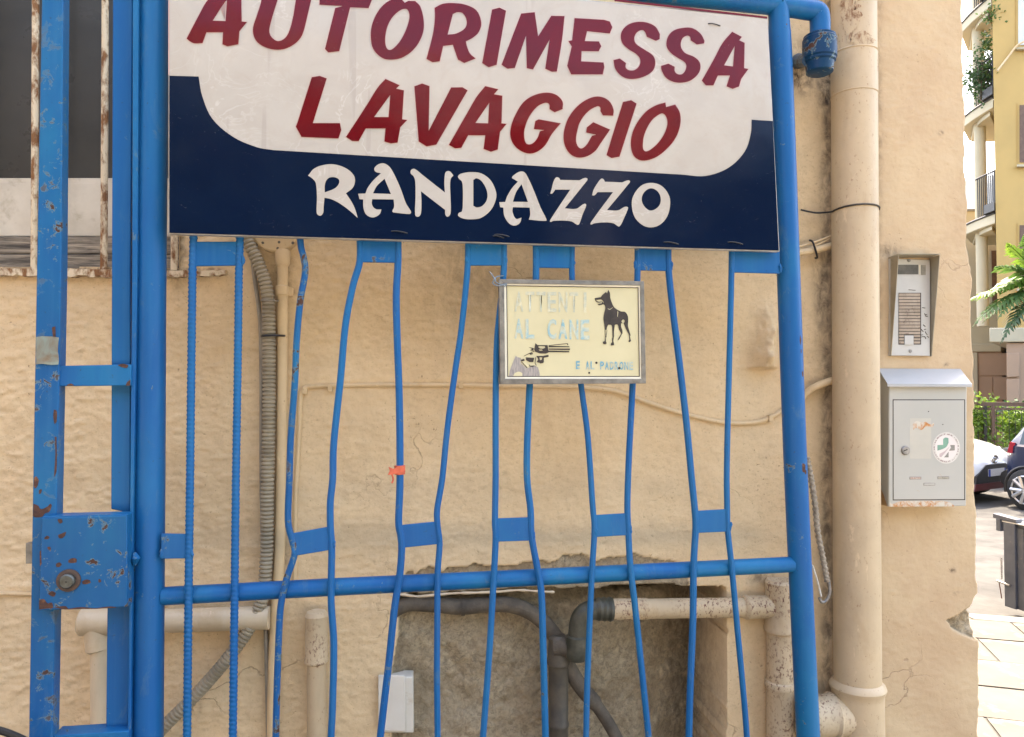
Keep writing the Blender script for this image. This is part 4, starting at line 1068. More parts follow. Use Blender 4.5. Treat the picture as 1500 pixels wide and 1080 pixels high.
# braided cord with hook
cd_ = thing('braided_cord', 'pale braided cord with a wire hook dangling between gate post and downpipe', 'cord', WALL(1205, 870))
def cordf():
    pts = smooth_path([WALL(1182, 670, .10), WALL(1188, 700, .10), WALL(1194, 740, .10), WALL(1198, 780, .10), WALL(1206, 820, .10), WALL(1212, 852, .10)], 24)
    n = len(pts); rr = []
    for i in range(n):
        rr.append([.0072 * (1 + .22 * math.sin(i * 1.3 + k * 2 * math.pi / 10 * 2)) for k in range(10)])
    b = MB(); b.tube(pts, rr, 10); return b
cordf().obj('cord', simple('grubby_pale_rope', (.42, .36, .27), (.2, .16, .12), 130, .85, .6, .003), cd_, smooth=60)
b = MB(); b.tube(smooth_path([WALL(1212, 846, .10), WALL(1215, 858, .10), WALL(1215, 870, .10), WALL(1210, 880, .10), WALL(1204, 882, .10), WALL(1200, 876, .10)], 6), .0042, 8); b.obj('hook', M['grey_steel'], cd_)
b = MB(); b.tube(smooth_path([WALL(1190, 828, .10), WALL(1197, 850, .10), WALL(1203, 874, .10)], 6), .0024, 6); b.obj('wire', M['white_plastic'], cd_)
b = MB(); b.tube(smooth_path([GATE(-60, 1062, .09), GATE(-20, 1066, .09), GATE(12, 1074, .09), GATE(45, 1090, .08), GATE(60, 1110, .08)], 6), .007, 8)
tag(b.obj('black_cable', M['black_plastic']), 'thin black cable crossing the lower left corner', 'cable')

# ================================================================ INTERCOM
ic = thing('door_intercom', 'narrow metal door intercom under a flared rain hood, above the letterbox', 'intercom', WALL(1330, 521))
M['hood'] = simple('grey_beige_hood_metal', (.36, .32, .24), (.28, .25, .18), 12, .4, .15, metal=.25, dirt=(.12, .08, .05), dirt_lo=.62, dirt_hi=.72, dirt_scale=22)
M['face'] = simple('brushed_pale_metal', (.47, .465, .43), (.41, .40, .37), 10, .35, .1, metal=.1, dirt=(.3, .27, .2), dirt_lo=.66, dirt_hi=.8)
def wpt(px, py, off0, d):   # point on wall plane offset off0 seen at px,py then pushed d along the normal
    return WALL(px, py, off0) + WALL.n * d
b = MB()
def wedge(x, th, dtop, dbot, ytop=378, ybot=522):
    A = WALL(x, ytop, 0); B = WALL(x, ybot, 0)
    q = [A, A + WALL.n * dtop, B + WALL.n * dbot, B]
    b.hexa(q, [p + WALL.u * th for p in q])
wedge(1301.5, .0015, .046, .012); b.obj('hood_side', M['hood'], ic)
b = MB(); wedge(1360.5, .0015, .046, .012); b.obj('hood_side', M['hood'], ic)
b = MB(); A = WALL(1301.5, 378, 0); B = WALL(1361, 378, 0)
q = [A, B, B + WALL.n * .048 + np.array([0, 0, .002]), A + WALL.n * .048 + np.array([0, 0, .002])]
b.hexa(q, [p + np.array([0, 0, .0016]) for p in q]); b.obj('hood_roof', M['hood'], ic)
b = MB(); b.prism(WALL, [(1304, 521), (1362.5, 521.5), (1362.5, 381), (1304, 379)], .009, .009); b.obj('face_plate', M['face'], ic, .001)
def icq(x0, y0, x1, y1, name, mat, off=.0105, th=.002):
    b = MB(); b.prism(WALL, [(x0, y1), (x1, y1), (x1, y0), (x0, y0)], off, th); return b.obj(name, mat, ic, 0)
icq(1315, 388, 1345, 402, 'display', simple('dark_display', (.07, .065, .055), (.13, .12, .10), 30, .25, 0))
icq(1346.5, 388, 1348.2, 402, 'display_edge', M['bead'], .0108)
icq(1349.5, 388.5, 1356, 403, 'button', simple('grey_button', (.17, .16, .13), (.28, .26, .2), 60, .5))
M['np'] = simple('aged_name_strip', (.36, .29, .22), (.27, .21, .15), 45, .4, 0, dirt=(.12, .08, .06), dirt_lo=.55, dirt_hi=.7, dirt_scale=60)
icq(1316.3, 429, 1349.3, 505, 'strip_recess', M['ink'], .0094, .0005)
for k in range(16):
    y = 430 + k * 4.68
    if k < 13: icq(1317, y, 1348, y + 3.6, 'name_strip', M['np'], .0115)
    else:
        icq(1317, y, 1324.5, y + 3.2, 'name_strip', M['np'], .0112); icq(1339, y, 1348, y + 3.2, 'name_strip', M['np'], .0112)
icq(1325.3, 491.5, 1338.3, 505, 'paper_label', M['face'], .0120)
for y in (381.8, 514.5):
    c = WALL(1331.5 if y < 400 else 1333.5, y, .0095); b = MB(); b.tube([c, c + WALL.n * .002], [.0050, .0042], 12); b.obj('screw', M['grey_steel'], ic)
random.seed(11)
for (x, y) in ((1356, 460), (1357, 463), (1354, 477), (1355, 483), (1351, 484), (1357, 488), (1352, 494), (1355, 495), (1359, 494), (1350, 490), (1353, 451)):
    b = MB(); a = random.uniform(-1, .6); L_ = random.uniform(2.5, 5.5)
    b.tube(smooth_path([WALL(x - L_ * .5 * math.cos(a), y + L_ * .5 * math.sin(a), .0096), WALL(x, y + random.uniform(-1.5, 1.5), .0098), WALL(x + L_ * .5 * math.cos(a), y - L_ * .5 * math.sin(a), .0096)], 3), .0010, 5)
    b.obj('scratch_mark', M['ink'], ic)
b = MB(); b.tube([WALL(1331, 424.6, .0098), WALL(1341, 425.4, .0098)], .0009, 5); b.obj('scratch_mark', M['ink'], ic)

# ================================================================ LETTERBOX
lt = thing('letterbox', 'pale grey metal letterbox with sloping lid, rusty lower lip and a round sticker', 'letterbox', WALL(1350, 745))
def lbm():
    t = NT('letterbox_grey_enamel')
    col = t.mix(t.ramp(t.noise(5, 4), .3, .7), (.37, .37, .33), (.405, .40, .355))
    col = t.mix(t.math('MULTIPLY', t.ramp(t.noise(30, 5, .7, None, .3, 4.0), .66, .72), .6), col, (.42, .25, .10))
    return t.done(col, .38, t.bump(t.noise(25, 3), .15, .002))
M['lbox'] = lbm()
M['lid'] = simple('grey_lid_enamel', (.35, .36, .355), (.38, .39, .385), 7, .35, .1)
def rustm():
    t = NT('letterbox_rust')
    n = t.noise(34, 6, .7, None, .4)
    col = t.mix(t.ramp(n, .40, .55), t.mix(t.noise(80, 3), (.55, .24, .06), (.36, .14, .04)), (.52, .49, .40))
    return t.done(col, .7, t.bump(n, .4, .002))
M['lrust'] = rustm()
BX = .062
b = MB()
fr = [WALL(1301.5, 742.5, BX), WALL(1415.5, 741.5, BX), WALL(1416.5, 563, BX), WALL(1302.5, 561, BX)]
bk = [p - WALL.n * (BX - .001) for p in fr]
bk[2] = bk[2] + np.array([0, 0, .035]); bk[3] = bk[3] + np.array([0, 0, .035])
b.hexa(fr, bk); b.obj('box_body', M['lbox'], lt, .0025)
b = MB()
fl = [WALL(1300, 563.5, .076), WALL(1424, 564, .076)]
bkl = [WALL(1286, 541, .0), WALL(1407, 541.5, .0)]
up = np.array([0, 0, .0022])
q = [fl[0], fl[1], bkl[1], bkl[0]]
b.hexa([p + up for p in q], q)
q2 = [fl[0] + up, fl[1] + up, fl[1] - np.array([0, 0, .006]), fl[0] - np.array([0, 0, .006])]
b.hexa(q2, [p - WALL.n * .0018 for p in q2])
b.obj('lid', M['lid'], lt, .0008)
gap = MB()
D0 = [(1309, 732), (1412.5, 731.5), (1412.5, 586.5), (1309, 586.5)]
gap.prism(WALL, [(1307.8, 733.2), (1413.7, 732.7), (1413.7, 585.2), (1307.8, 585.2)], BX + .0004, .001); gap.obj('door_gap', M['ink'], lt)
b = MB(); b.prism(WALL, D0, BX + .0016, .0016); dr = b.obj('door', M['lbox'], lt, .0008)
c = WALL(1326, 660, BX + .0016)
b = MB(); b.tube([c, c + WALL.n * .003, c + WALL.n * .005], [.0125, .0125, .0105], 24); lk = b.obj('lock', M['grey_steel'], dr)
b = MB(); b.prism(WALL, [(1324.2, 661.4), (1329.5, 659.4), (1329.2, 657.9), (1323.9, 659.9)], BX + .0075, .001); b.obj('keyhole', M['ink'], dr)
def lq(x0, y0, x1, y1, name, mat, off, th=.001):
    b = MB(); b.prism(WALL, [(x0, y1), (x1, y1), (x1, y0), (x0, y0)], off, th); return b.obj(name, mat, dr, 0)
for x, y, m_ in ((1341, 700.5, 'a'), (1382, 700, 'b'), (1361.5, 709.5, 'c')):
    lq(x - 8.5, y - 2, x + 8.5, y + 2, 'label_slot', M['grey_steel'], BX + .0022)
    lq(x - 7.6, y - 1.2, x + 7.6, y + 1.2, 'label_strip', {'a': simple('reddish_label', (.3, .16, .12), (.5, .45, .38), 200, .4), 'b': simple('dark_label', (.2, .19, .15), (.4, .38, .3), 200, .4), 'c': M['lbox']}[m_], BX + .0027)
lq(1333, 613, 1364, 672, 'old_label_residue', simple('label_residue', (.42, .405, .34), (.45, .43, .36), 25, .5, 0), BX + .0018, .0004)
flat_mesh('rust_patch', [parse('1337,622 ~1342,617 ~1350,619 1356,618 ~1363,622 ~1368,620 1366,626 ~1356,625 ~1350,630 ~1342,627 1338,630')], WALL, BX + .0022, M['lrust'], dr)
for x, y in ((1360, 603), (1381, 622)):
    c = WALL(x, y, BX + .0018); b = MB(); b.tube([c, c + WALL.n * .0006], [.0015, .0015], 8); b.obj('pit', M['ink'], dr)
flat_mesh('rust_lip', [parse('1303,728 ~1306,738 1316,735 1330,733.8 1380,734 1392,736 ~1398,741 1400,742 1303,742.4')], WALL, BX + .0008, M['lrust'], lt)
# rust on the left side bottom
b = MB(); A = WALL(1301.5, 742, BX) ; 
q = [A - WALL.u * .0015 - WALL.n * .003, A - WALL.u * .0015 - WALL.n * .055, A - WALL.u * .0015 - WALL.n * .055 + np.array([0, 0, .075]), A - WALL.u * .0015 - WALL.n * .02 + np.array([0, 0, .03])]
b.add(q, [(0, 1, 2, 3)]); b.obj('side_rust', simple('side_rust', (.30, .14, .04), (.45, .33, .18), 30, .7), lt)
# sticker
def ell(cx, cy, rx, ry, n=40): return [(cx + rx * math.cos(2 * math.pi * k / n), cy + ry * math.sin(2 * math.pi * k / n)) for k in range(n)]
SV = (1340, 610, 8.31)
flat_mesh('sticker', [ell(1386, 656.3, 20.3, 23.2)], WALL, BX + .0021, simple('sticker_white', (.60, .58, .52), None, 20, .4, 0), dr, raw=True)
flat_mesh('sticker_ring', [ell(1386, 656.3, 18.6, 21.2), ell(1386, 656.3, 16.9, 19.4)], WALL, BX + .0024, (lambda t: t.done(t.mix(t.ramp(t.noise(260, 2, .6), .47, .53), (.58, .56, .50), (.27, .2, .19)), .4))(NT('tiny_ring_print')), dr, raw=True)
flat_mesh('sticker_disc', [ell(1386, 656.3, 16.2, 18.6)], WALL, BX + .0023, simple('sticker_disc_white', (.66, .63, .58), (.64, .56, .53), 12, .4, 0), dr, raw=True)
flat_mesh('green_cross_half', [parse('345,275 ~375,258 410,266 412,320 ~385,372 ~330,402 275,418 275,350 345,348', *SV)], WALL, BX + .0026, simple('sticker_green', (.16, .33, .24), None, 40, .4, 0), dr)
flat_mesh('grey_cross_half', [parse('430,350 487,350 487,415 415,420 440,380', *SV)], WALL, BX + .0026, simple('sticker_grey', (.16, .155, .13), (.24, .23, .2), 150, .4, 0), dr)
flat_mesh('grey_cross_half', [parse('412,430 412,500 355,500 ~385,465', *SV)], WALL, BX + .0026, bpy.data.materials['sticker_grey'], dr)
flat_mesh('pink_swoosh', [parse('300,455 ~360,425 430,360 ~380,430 320,500 300,490', *SV)], WALL, BX + .0025, simple('sticker_pink', (.52, .42, .40), None, 60, .4, 0), dr)

# ================================================================ GROUND, STREET
M['asphalt'] = simple('sunbleached_asphalt', (.058, .057, .055), (.09, .088, .083), 3, .9, .5, .004, dirt=(.14, .13, .12), dirt_lo=.5, dirt_hi=.8, dirt_scale=.6, **{'Specular IOR Level': .08})
M['slab'] = simple('pale_limestone_paving', (.125, .118, .104), (.10, .094, .082), 3, .8, .3, .002, dirt=(.3, .28, .24), dirt_lo=.55, dirt_hi=.8, dirt_scale=5, **{'Specular IOR Level': .08})
M['joint'] = simple('grey_joint', (.085, .083, .08), (.07, .07, .068), 30, .95, **{'Specular IOR Level': .08})
M['kerb'] = simple('kerb_stone', (.22, .21, .185), (.18, .17, .15), 6, .85, .4, .003, **{'Specular IOR Level': .08})
b = MB(); N_ = 12
xs = [-700, -200, -60, -20, -5, 5, 20, 60, 200, 700]; ys = [-700, -200, -60, -20, 0, 5, 10.5, 30, 200, 900]
b.add([(x, y, -.10 if y <= 5 else -.30) for y in ys for x in xs], [(j * 10 + i, j * 10 + i + 1, j * 10 + i + 11, j * 10 + i + 10) for j in range(9) for i in range(9)])
b.obj('road', M['asphalt'], None, 0, 0, kind='structure')
# pavement: edge runs away to the right
pv = bpy.data.objects.new('pavement', None); COL.objects.link(pv); pv['kind'] = 'structure'; pv.location = (0, 0, 0)
def edge_y(x): return 4.86 - (x - 2.9) * .30
b = MB(); b.add([(-8, -9, -.004), (9, -9, -.004), (9, edge_y(9), -.004), (-8, edge_y(-8), -.004)], [(0, 1, 2, 3)]); b.obj('paving_bed', M['joint'], pv)
sm = MB(); sm.box((0, 0, -.012), .293, .193, .012); smesh = sm.mesh('paving_slab'); smesh.materials.append(M['slab'])
random.seed(3)
ea = math.atan2(-.30, 1.0); ex = np.array([math.cos(ea), math.sin(ea)]); ey = np.array([-math.sin(ea), math.cos(ea)])
for j in range(13):
    for i in range(-4, 7):
        c_ = np.array([2.9, 4.86]) + ex * (i * .6 + (j % 2) * .3) - ey * (.205 + j * .4)
        x, y = c_
        if x < 1.75 and y > 1.9: continue
        if x < 1.0 or x > 5.2: continue
        o = bpy.data.objects.new('paving_slab', smesh); COL.objects.link(o); o.parent = pv
        o.location = (x, y, random.uniform(-.0005, .0045)); o.rotation_euler = (random.uniform(-.004, .004), random.uniform(-.004, .004), ea + random.uniform(-.004, .004))
b = MB()
for k in range(-3, 7):
    x0, x1 = k * 1.0, k * 1.0 + .985
    q = [(x0, edge_y(x0)), (x1, edge_y(x1)), (x1, edge_y(x1) + .14), (x0, edge_y(x0) + .14)]
    bb = MB(); bb.hexa([(x, y, .004) for x, y in q], [(x, y, -.14) for x, y in q]); bb.obj('kerb_stone', M['kerb'], pv, .008)

# ================================================================ FAR STREET
def lin(*c): return c
M['yellow'] = simple('warm_yellow_render', (.46, .30, .105), (.41, .27, .095), 1.2, .8, .2, .003)
M['cream_w'] = simple('cream_render', (.44, .385, .27), (.40, .345, .235), 1.0, .8, .2, .003)
M['pink_w'] = simple('dusty_pink_stone_render', (.38, .25, .165), (.33, .22, .145), 1.4, .85, .3, .003)
M['shutter'] = simple('brown_shutter', (.10, .05, .03), (.14, .08, .05), 12, .6)
M['railing'] = simple('dark_iron', (.03, .028, .028), None, 30, .5)
M['brown_iron'] = simple('brown_fence_iron', (.12, .07, .05), None, 30, .5)
M['plank_brown'] = simple('brown_low_wall_render', (.14, .08, .055), (.19, .11, .08), 4, .85)
M['pane_light'] = simple('pale_curtained_pane', (.52, .52, .46), (.45, .45, .40), 3, .2, 0)

D1 = np.array([-.50, .866, 0]); D1 = D1 / np.linalg.norm(D1)     # the balcony side runs away to the left
D2 = np.array([.866, .50, 0])
def XY(px, Y): p = at(px, 568, Y); return np.array([p[0], p[1], 0])
def zat(py, Y): return float(at(750, py, Y)[2])
C_ = XY(1463, 16.5)
yb = thing('yellow_apartment_building', 'tall yellow apartment building with brown framed windows at the far right edge', 'building', C_)
def blk(c, a, la, b_, lb, z0, z1):
    q = [c + np.array([0, 0, z0]), c + a * la + np.array([0, 0, z0]), c + a * la + b_ * lb + np.array([0, 0, z0]), c + b_ * lb + np.array([0, 0, z0])]
    m = MB(); m.hexa(q, [p + np.array([0, 0, z1 - z0]) for p in q]); return m
F2 = np.array([1.0, -.12, 0]); F2 /= np.linalg.norm(F2)
BK = np.array([.80, 1.0, 0]); BK /= np.linalg.norm(BK)
blk(C_, F2, 9, BK, 9, zat(500, 16.5), 17).obj('wall', M['yellow'], yb)
blk(C_ + F2 * .18 - BK * .06, F2, 9.2, BK, 9, -.1, zat(503, 16.5)).obj('pink_base', M['pink_w'], yb)
blk(C_ - F2 * .16 - BK * .16, F2, 9.3, BK, 9, zat(502, 16.5), zat(481, 16.5)).obj('string_course', M['cream_w'], yb, .02)
for (x0, x1, y0, y1, nm) in ((1491.5, 1530, -60, 66, 'a'), (1493.5, 1532, 154, 238, 'b'), (1493.5, 1532, 330, 420, 'c')):
    def fp(px, py, d=0):
        # point on the yellow front face
        n_ = np.array([F2[1], -F2[0], 0]); r_ = ray(px, py); t = ((C_ + n_ * d - C0) @ n_) / (r_ @ n_); return C0 + r_ * t
    q = [fp(x0 - 3, y1 + 3, .02), fp(x1 + 3, y1 + 3, .02), fp(x1 + 3, y0 - 3, .02), fp(x0 - 3, y0 - 3, .02)]
    m = MB(); m.hexa(q, [p + BK * .04 for p in q]); w_ = m.obj('window', M['yellow'], yb)
    q = [fp(x0, y1, .03), fp(x1, y1, .03), fp(x1, y0, .03), fp(x0, y0, .03)]
    m = MB(); m.hexa(q, [p + BK * .02 for p in q]); m.obj('pane', M['pane_light'] if nm == 'a' else M['shutter'], w_)
    q = [fp(x0 - 4, y1 + 6, .10), fp(x1 + 4, y1 + 6, .10), fp(x1 + 4, y1 + 3, .10), fp(x0 - 4, y1 + 3, .10)]
    m = MB(); m.hexa(q, [p + BK * .12 for p in q]); m.obj('window_sill', M['cream_w'], w_)
q = [at(1461, 104, 16.4), at(1478, 82, 16.35), at(1491, 66, 16.3), at(1510, 57, 16.2)]
m = MB(); m.tube(smooth_path(q, 5), .022, 6); m.obj('facade_cable', M['conduit_cream'], yb)
# pink stone courses on the base
def fb(px, py, d):
    n_ = np.array([F2[1], -F2[0], 0]); o_ = C_ - BK * .06; r_ = ray(px, py); t = ((o_ + n_ * d - C0) @ n_) / (r_ @ n_); return C0 + r_ * t
random.seed(5)
for r_i, (ya, yb2) in enumerate(((478, 513), (516, 551), (554, 588), (591, 625), (628, 660))):
    for (xa, xb) in ((1474.5, 1493),):
        q = [fb(xa, yb2 + 2, .07), fb(xb, yb2 + 1, .07), fb(xb, ya + 1, .07), fb(xa, ya + 2, .07)]
        if ya < 500: continue
        m = MB(); m.hexa(q, [p + BK * .08 for p in q]); m.obj('pilaster_stone', M['pink_w'], yb, .01)
    for (xa, xb) in ((1436, 1457), (1458, 1473.5)) if r_i % 2 else ((1436, 1473.5),):
        if ya < 500: ya = 498
        pass

# cream building with curved balconies, stepping back to the left
A0 = C_ - F2 * .06 + BK * .25
cbld = thing('cream_apartment_building', 'pale cream apartment building wing with stacked balconies left of the yellow block', 'building', A0)
W0 = XY(1480, 19.2)
Lw = 3.2
blk(W0 - F2 * .2, -F2, 2.6, BK, 6, zat(503, 19), zat(335, 19)).obj('wall', M['cream_w'], cbld)
blk(W0 - F2 * .2 - BK * .03, -F2, 2.66, BK, 6, zat(336, 19), zat(305, 19)).obj('parapet', M['cream_w'], cbld, .02)
blk(W0 - F2 * .2 - BK * .10, -F2, 2.72, BK, 6, zat(306, 19), zat(303, 19)).obj('coping', M['kerb'], cbld)
blk(W0 - F2 * .2 - BK * .08, -F2, 2.7, BK, 6, zat(515, 19), zat(503, 19)).obj('string_course', M['cream_w'], cbld, .02)
blk(W0 - F2 * .2, -F2, 2.6, BK, 5.9, -.1, zat(515, 19)).obj('pink_base', M['pink_w'], cbld)
for k, (ya, yb2) in enumerate(((517, 550), (552.5, 586), (588.5, 622), (624.5, 658))):
    z1_, z0_ = zat(ya, 19), zat(yb2, 19)
    for (sa, sb) in (((.0, .40), (.43, .76)) if k % 2 else ((.0, .76),)):
        blk(W0 - F2 * sa - BK * .03, -F2, sb - sa, BK, .05, z0_, z1_).obj('facing_stone', M['pink_w'], cbld, .008)
blk(W0 - F2 * .78 - BK * .09, -F2, .20, BK, .2, -.1, zat(516, 19)).obj('corner_pilaster', M['cream_w'], cbld, .01)
q0 = W0 - F2 * .40 - BK * .04
m = blk(q0, F2, .30, BK, .05, zat(455, 19), zat(365, 19)); m.obj('window', M['shutter'], cbld)
# column line and balcony slabs
colp = XY(1441.5, 17.6)
for (za, zb) in ((zat(-300, 17.6), zat(22, 17.6)), (zat(32, 17.6), zat(163, 17.6)), (zat(177, 17.6), zat(325, 17.6)), (zat(337, 17.6), zat(478, 17.6))):
    m = MB(); m.tube([colp + np.array([0, 0, zb]), colp + np.array([0, 0, za])], .125, 18); m.obj('column', M['cream_w'], cbld)
def balcony(y_top, th_px, rail_h, planter, nm):
    Yb = 16.9
    z1_ = zat(y_top, Yb); th = .22
    e = XY(1415.5, 17.9); f = XY(1462, 16.55); g = f + BK * 2.8; h = e + BK * 1.2
    ctl = [e, e * .65 + f * .35 + (-BK) * .06, e * .3 + f * .7 - BK * .04, f]
    fr = smooth_path(ctl, 6)
    top = [p for p in fr] + [g, h]
    n = len(top)
    m = MB(); m.add([p + np.array([0, 0, z1_]) for p in top] + [p + np.array([0, 0, z1_ - th]) for p in top],
                    [tuple(range(n)), tuple(reversed(range(n, 2 * n)))] + [((i + 1) % n, i, n + i, n + (i + 1) % n) for i in range(n)])
    sl = m.obj('balcony', M['cream_w'], cbld, .03)
    m = MB(); ins = [p + np.array([0, 0, z1_ - th]) - (p - colp) / (np.linalg.norm(p - colp) + .01) * .25 for p in top]
    m.add(ins + [p - np.array([0, 0, .10]) for p in ins], [tuple(range(n)), tuple(reversed(range(n, 2 * n)))] + [((i + 1) % n, i, n + i, n + (i + 1) % n) for i in range(n)])
    m.obj('moulding', M['cream_w'], sl, .02)
    m = MB(); tp = [p + np.array([0, 0, z1_ + .012]) for p in fr]; m.tube(tp, .03, 6); m.obj('lead_edge', M['railing'], sl)
    m = MB(); m.tube([p + BK * .12 + np.array([0, 0, z1_ + 1.0]) for p in fr[7:]], .022, 6); m.obj('handrail', M['railing'], sl)
    for p in fr[8::1]:
        for q in (0, .5):
            pp = p + (f - e) / np.linalg.norm(f - e) * (q * .16) + BK * .12
            m = MB(); m.tube([pp + np.array([0, 0, z1_]), pp + np.array([0, 0, z1_ + 1.0])], .011, 5); m.obj('baluster', M['railing'], sl)
    if planter:
        c = fr[-5] + BK * .0
        m = MB(); a = (fr[-1] - fr[-7]); L = np.linalg.norm(a); a = a / L
        q = [fr[-7] - BK * .16, fr[-1] - BK * .16, fr[-1] + BK * .08, fr[-7] + BK * .08]
        m.hexa([p + np.array([0, 0, z1_ + .04]) for p in q], [p + np.array([0, 0, z1_ + .24]) for p in q])
        tag(m.obj('window_box', M['railing']), {'b': 'dark planter on the middle balcony under the bushy plants', 'c': 'dark planter on the lowest balcony, empty, before thin rails', 'a': 'dark planter on the topmost balcony, cut by the frame edge'}[nm], 'planter')
    return z1_, fr
zA = balcony(6, 0, 1, True, 'a'); zB = balcony(152, 0, 1, True, 'b'); zC = balcony(318, 0, 1, True, 'c')

# foliage helper: a cloud of small bent leaf faces with stems
def leafmat(name, c1, c2, trans=.25):
    t = NT(name)
    oi = t.n.new('ShaderNodeNewGeometry')
    col = t.mix(oi.outputs['Random Per Island'], c1, c2)
    t.done(col, .5)
    tr = t.n.new('ShaderNodeBsdfTranslucent'); t.link(col, tr.inputs[0])
    mx = t.n.new('ShaderNodeMixShader'); mx.inputs[0].default_value = trans
    out = [x for x in t.n if x.type == 'OUTPUT_MATERIAL'][0]
    t.link(t.b.outputs[0], mx.inputs[1]); t.link(tr.outputs[0], mx.inputs[2]); t.link(mx.outputs[0], out.inputs[0])
    return t.m
M['leaf_bright'] = leafmat('sunny_leaf', (.08, .17, .02), (.16, .24, .03), .4)
M['leaf_mid'] = leafmat('green_leaf', (.05, .11, .025), (.10, .17, .04), .35)
M['leaf_dark'] = leafmat('dark_leaf', (.025, .06, .02), (.05, .10, .03), .25)
M['bark'] = simple('brown_bark', (.13, .09, .06), (.08, .055, .04), 20, .9, .6, .004)
def foliage(c, rad, n, size, mat, name, par, seed=0, clump=9):
    rnd = random.Random(seed); m = MB()
    cl = []
    for _ in range(clump):
        d = Vector((rnd.gauss(0, 1), rnd.gauss(0, 1), rnd.gauss(0, 1))).normalized() * rnd.uniform(.3, .95)
        cl.append((c[0] + d.x * rad[0], c[1] + d.y * rad[1], c[2] + d.z * rad[2]))
    for k in range(n):
        q = rnd.choice(cl); s_ = .36
        p = np.array([q[0] + rnd.gauss(0, s_) * rad[0] * .8, q[1] + rnd.gauss(0, s_) * rad[1] * .8, q[2] + rnd.gauss(0, s_) * rad[2] * .8])
        a = Vector((rnd.gauss(0, 1), rnd.gauss(0, 1), rnd.gauss(0, .7))).normalized()
        b_ = a.cross(Vector((rnd.gauss(0, 1), rnd.gauss(0, 1), rnd.gauss(0, 1)))).normalized()
        L = size * rnd.uniform(.6, 1.3); w = L * .32; up = a.cross(b_) * L * .12
        A = np.array(a); B = np.array(b_); U = np.array(up)
        m.add([p, p + A * L * .5 + B * w + U, p + A * L, p + A * L * .5 - B * w + U], [(0, 1, 2), (0, 2, 3)])
    return m.obj(name, mat, par, 0, 0)
def shrub(c, rad, n, size, mat, label, cat='shrub', name='shrub', seed=0, ground=None, group=None):
    g0 = ground if ground is not None else c[2] - rad[2]
    t = thing(name, label, cat, (c[0], c[1], g0), group)
    foliage(c, rad, n, size, mat, 'foliage', t, seed)
    m = MB(); rnd = random.Random(seed + 5)
    for k in range(5):
        e = np.array([c[0] + rnd.uniform(-.6, .6) * rad[0], c[1] + rnd.uniform(-.6, .6) * rad[1], c[2] + rnd.uniform(-.2, .6) * rad[2]])
        s_ = np.array([c[0] + rnd.uniform(-.1, .1) * rad[0], c[1], g0])
        m.tube(smooth_path([s_, (s_ + e) / 2 + np.array([rnd.uniform(-.05, .05), 0, .05]), e], 4), [.014 - .0012 * i for i in range(9)], 6)
    m.obj('stem', M['bark'], t)
    return t
c = at(1438, 108, 16.9); shrub(c, (.36, .30, .78), 900, .085, M['leaf_dark'], 'leafy dark green climber spilling over the middle balcony', 'plant', 'balcony_plant', 2, zB[0] + .1)
c = at(1452, 88, 16.8); shrub(c, (.22, .25, .66), 500, .08, M['leaf_mid'], 'lighter green potted plant beside the yellow wall on the middle balcony', 'plant', 'balcony_plant', 3, zB[0] + .1)
c = at(1450, 22, 16.6); shrub(c, (.20, .2, .22), 120, .075, M['leaf_mid'], 'small green sprig hanging under the topmost balcony', 'plant', 'balcony_plant', 4, zat(30, 16.6))

# garden wall, fence, hedges
FY = 13.2
fd = np.array([.95, -.31, 0]); fd /= np.linalg.norm(fd); fnn = np.array([.31, .95, 0]); fnn /= np.linalg.norm(fnn)
f0 = XY(1405, 13.8)
lw = thing('garden_wall', 'low brown garden wall with a pale coping behind the parked cars', 'wall', f0)
blk(f0 + np.array([0, 0, -.1]) , fd, 6, fnn, .25, 0, zat(660, 13.3) + .05).obj('wall_base', M['plank_brown'], lw)
blk(f0 - fnn * .03, fd, 6, fnn, .31, zat(660, 13.3) - .04, zat(660, 13.3) + .02).obj('coping', M['kerb'], lw, .01)
fc = thing('garden_fence', 'brown iron fence with two horizontal rails on the low garden wall', 'fence', f0)
zt = zat(593, 13.3); zm = zat(600, 13.3); zb_ = zat(659, 13.3)
for z_, r_ in ((zt, .035), (zm, .018)):
    p0 = f0 + fnn * .12 + np.array([0, 0, z_]); m = MB(); m.hexa([p0 + np.array([0, 0, -r_]), p0 + fd * 6 + np.array([0, 0, -r_]), p0 + fd * 6 + np.array([0, 0, r_]), p0 + np.array([0, 0, r_])], [p0 + fnn * .05 + np.array([0, 0, -r_]), p0 + fd * 6 + fnn * .05 + np.array([0, 0, -r_]), p0 + fd * 6 + fnn * .05 + np.array([0, 0, r_]), p0 + fnn * .05 + np.array([0, 0, r_])])
    m.obj('rail', M['brown_iron'], fc)
for k, s_ in enumerate((.42, .55, 1.75, 1.88, 3.2, 4.6, 5.9)):
    p0 = f0 + fd * s_ + fnn * .10
    blk(p0, fd, .05, fnn, .05, zb_, zt - .036).obj('post', M['railing' if k % 2 == 0 else 'brown_iron'], fc)
for s in range(60):
    s_ = .1 * s + .03
    p0 = f0 + fd * s_ + fnn * .13
    m = MB(); m.tube([p0 + np.array([0, 0, zb_]), p0 + np.array([0, 0, zm])], .005, 5); m.obj('baluster', M['railing'], fc)
c = at(1433, 622, 13.9); shrub(c, (.24, .2, .52), 700, .085, M['leaf_bright'], 'bright yellow green shrub climbing beside the fence post', seed=12, ground=.3)
c = at(1448, 592, 14.1); shrub(c, (.17, .12, .14), 90, .09, M['leaf_bright'], 'yellow green tip poking above the fence rail', seed=13, ground=.6)
c = at(1490, 628, 13.9); shrub(c, (.34, .3, .40), 900, .09, M['leaf_bright'], 'sunny light green bush behind the fence, above the dark car', seed=14, ground=.2)
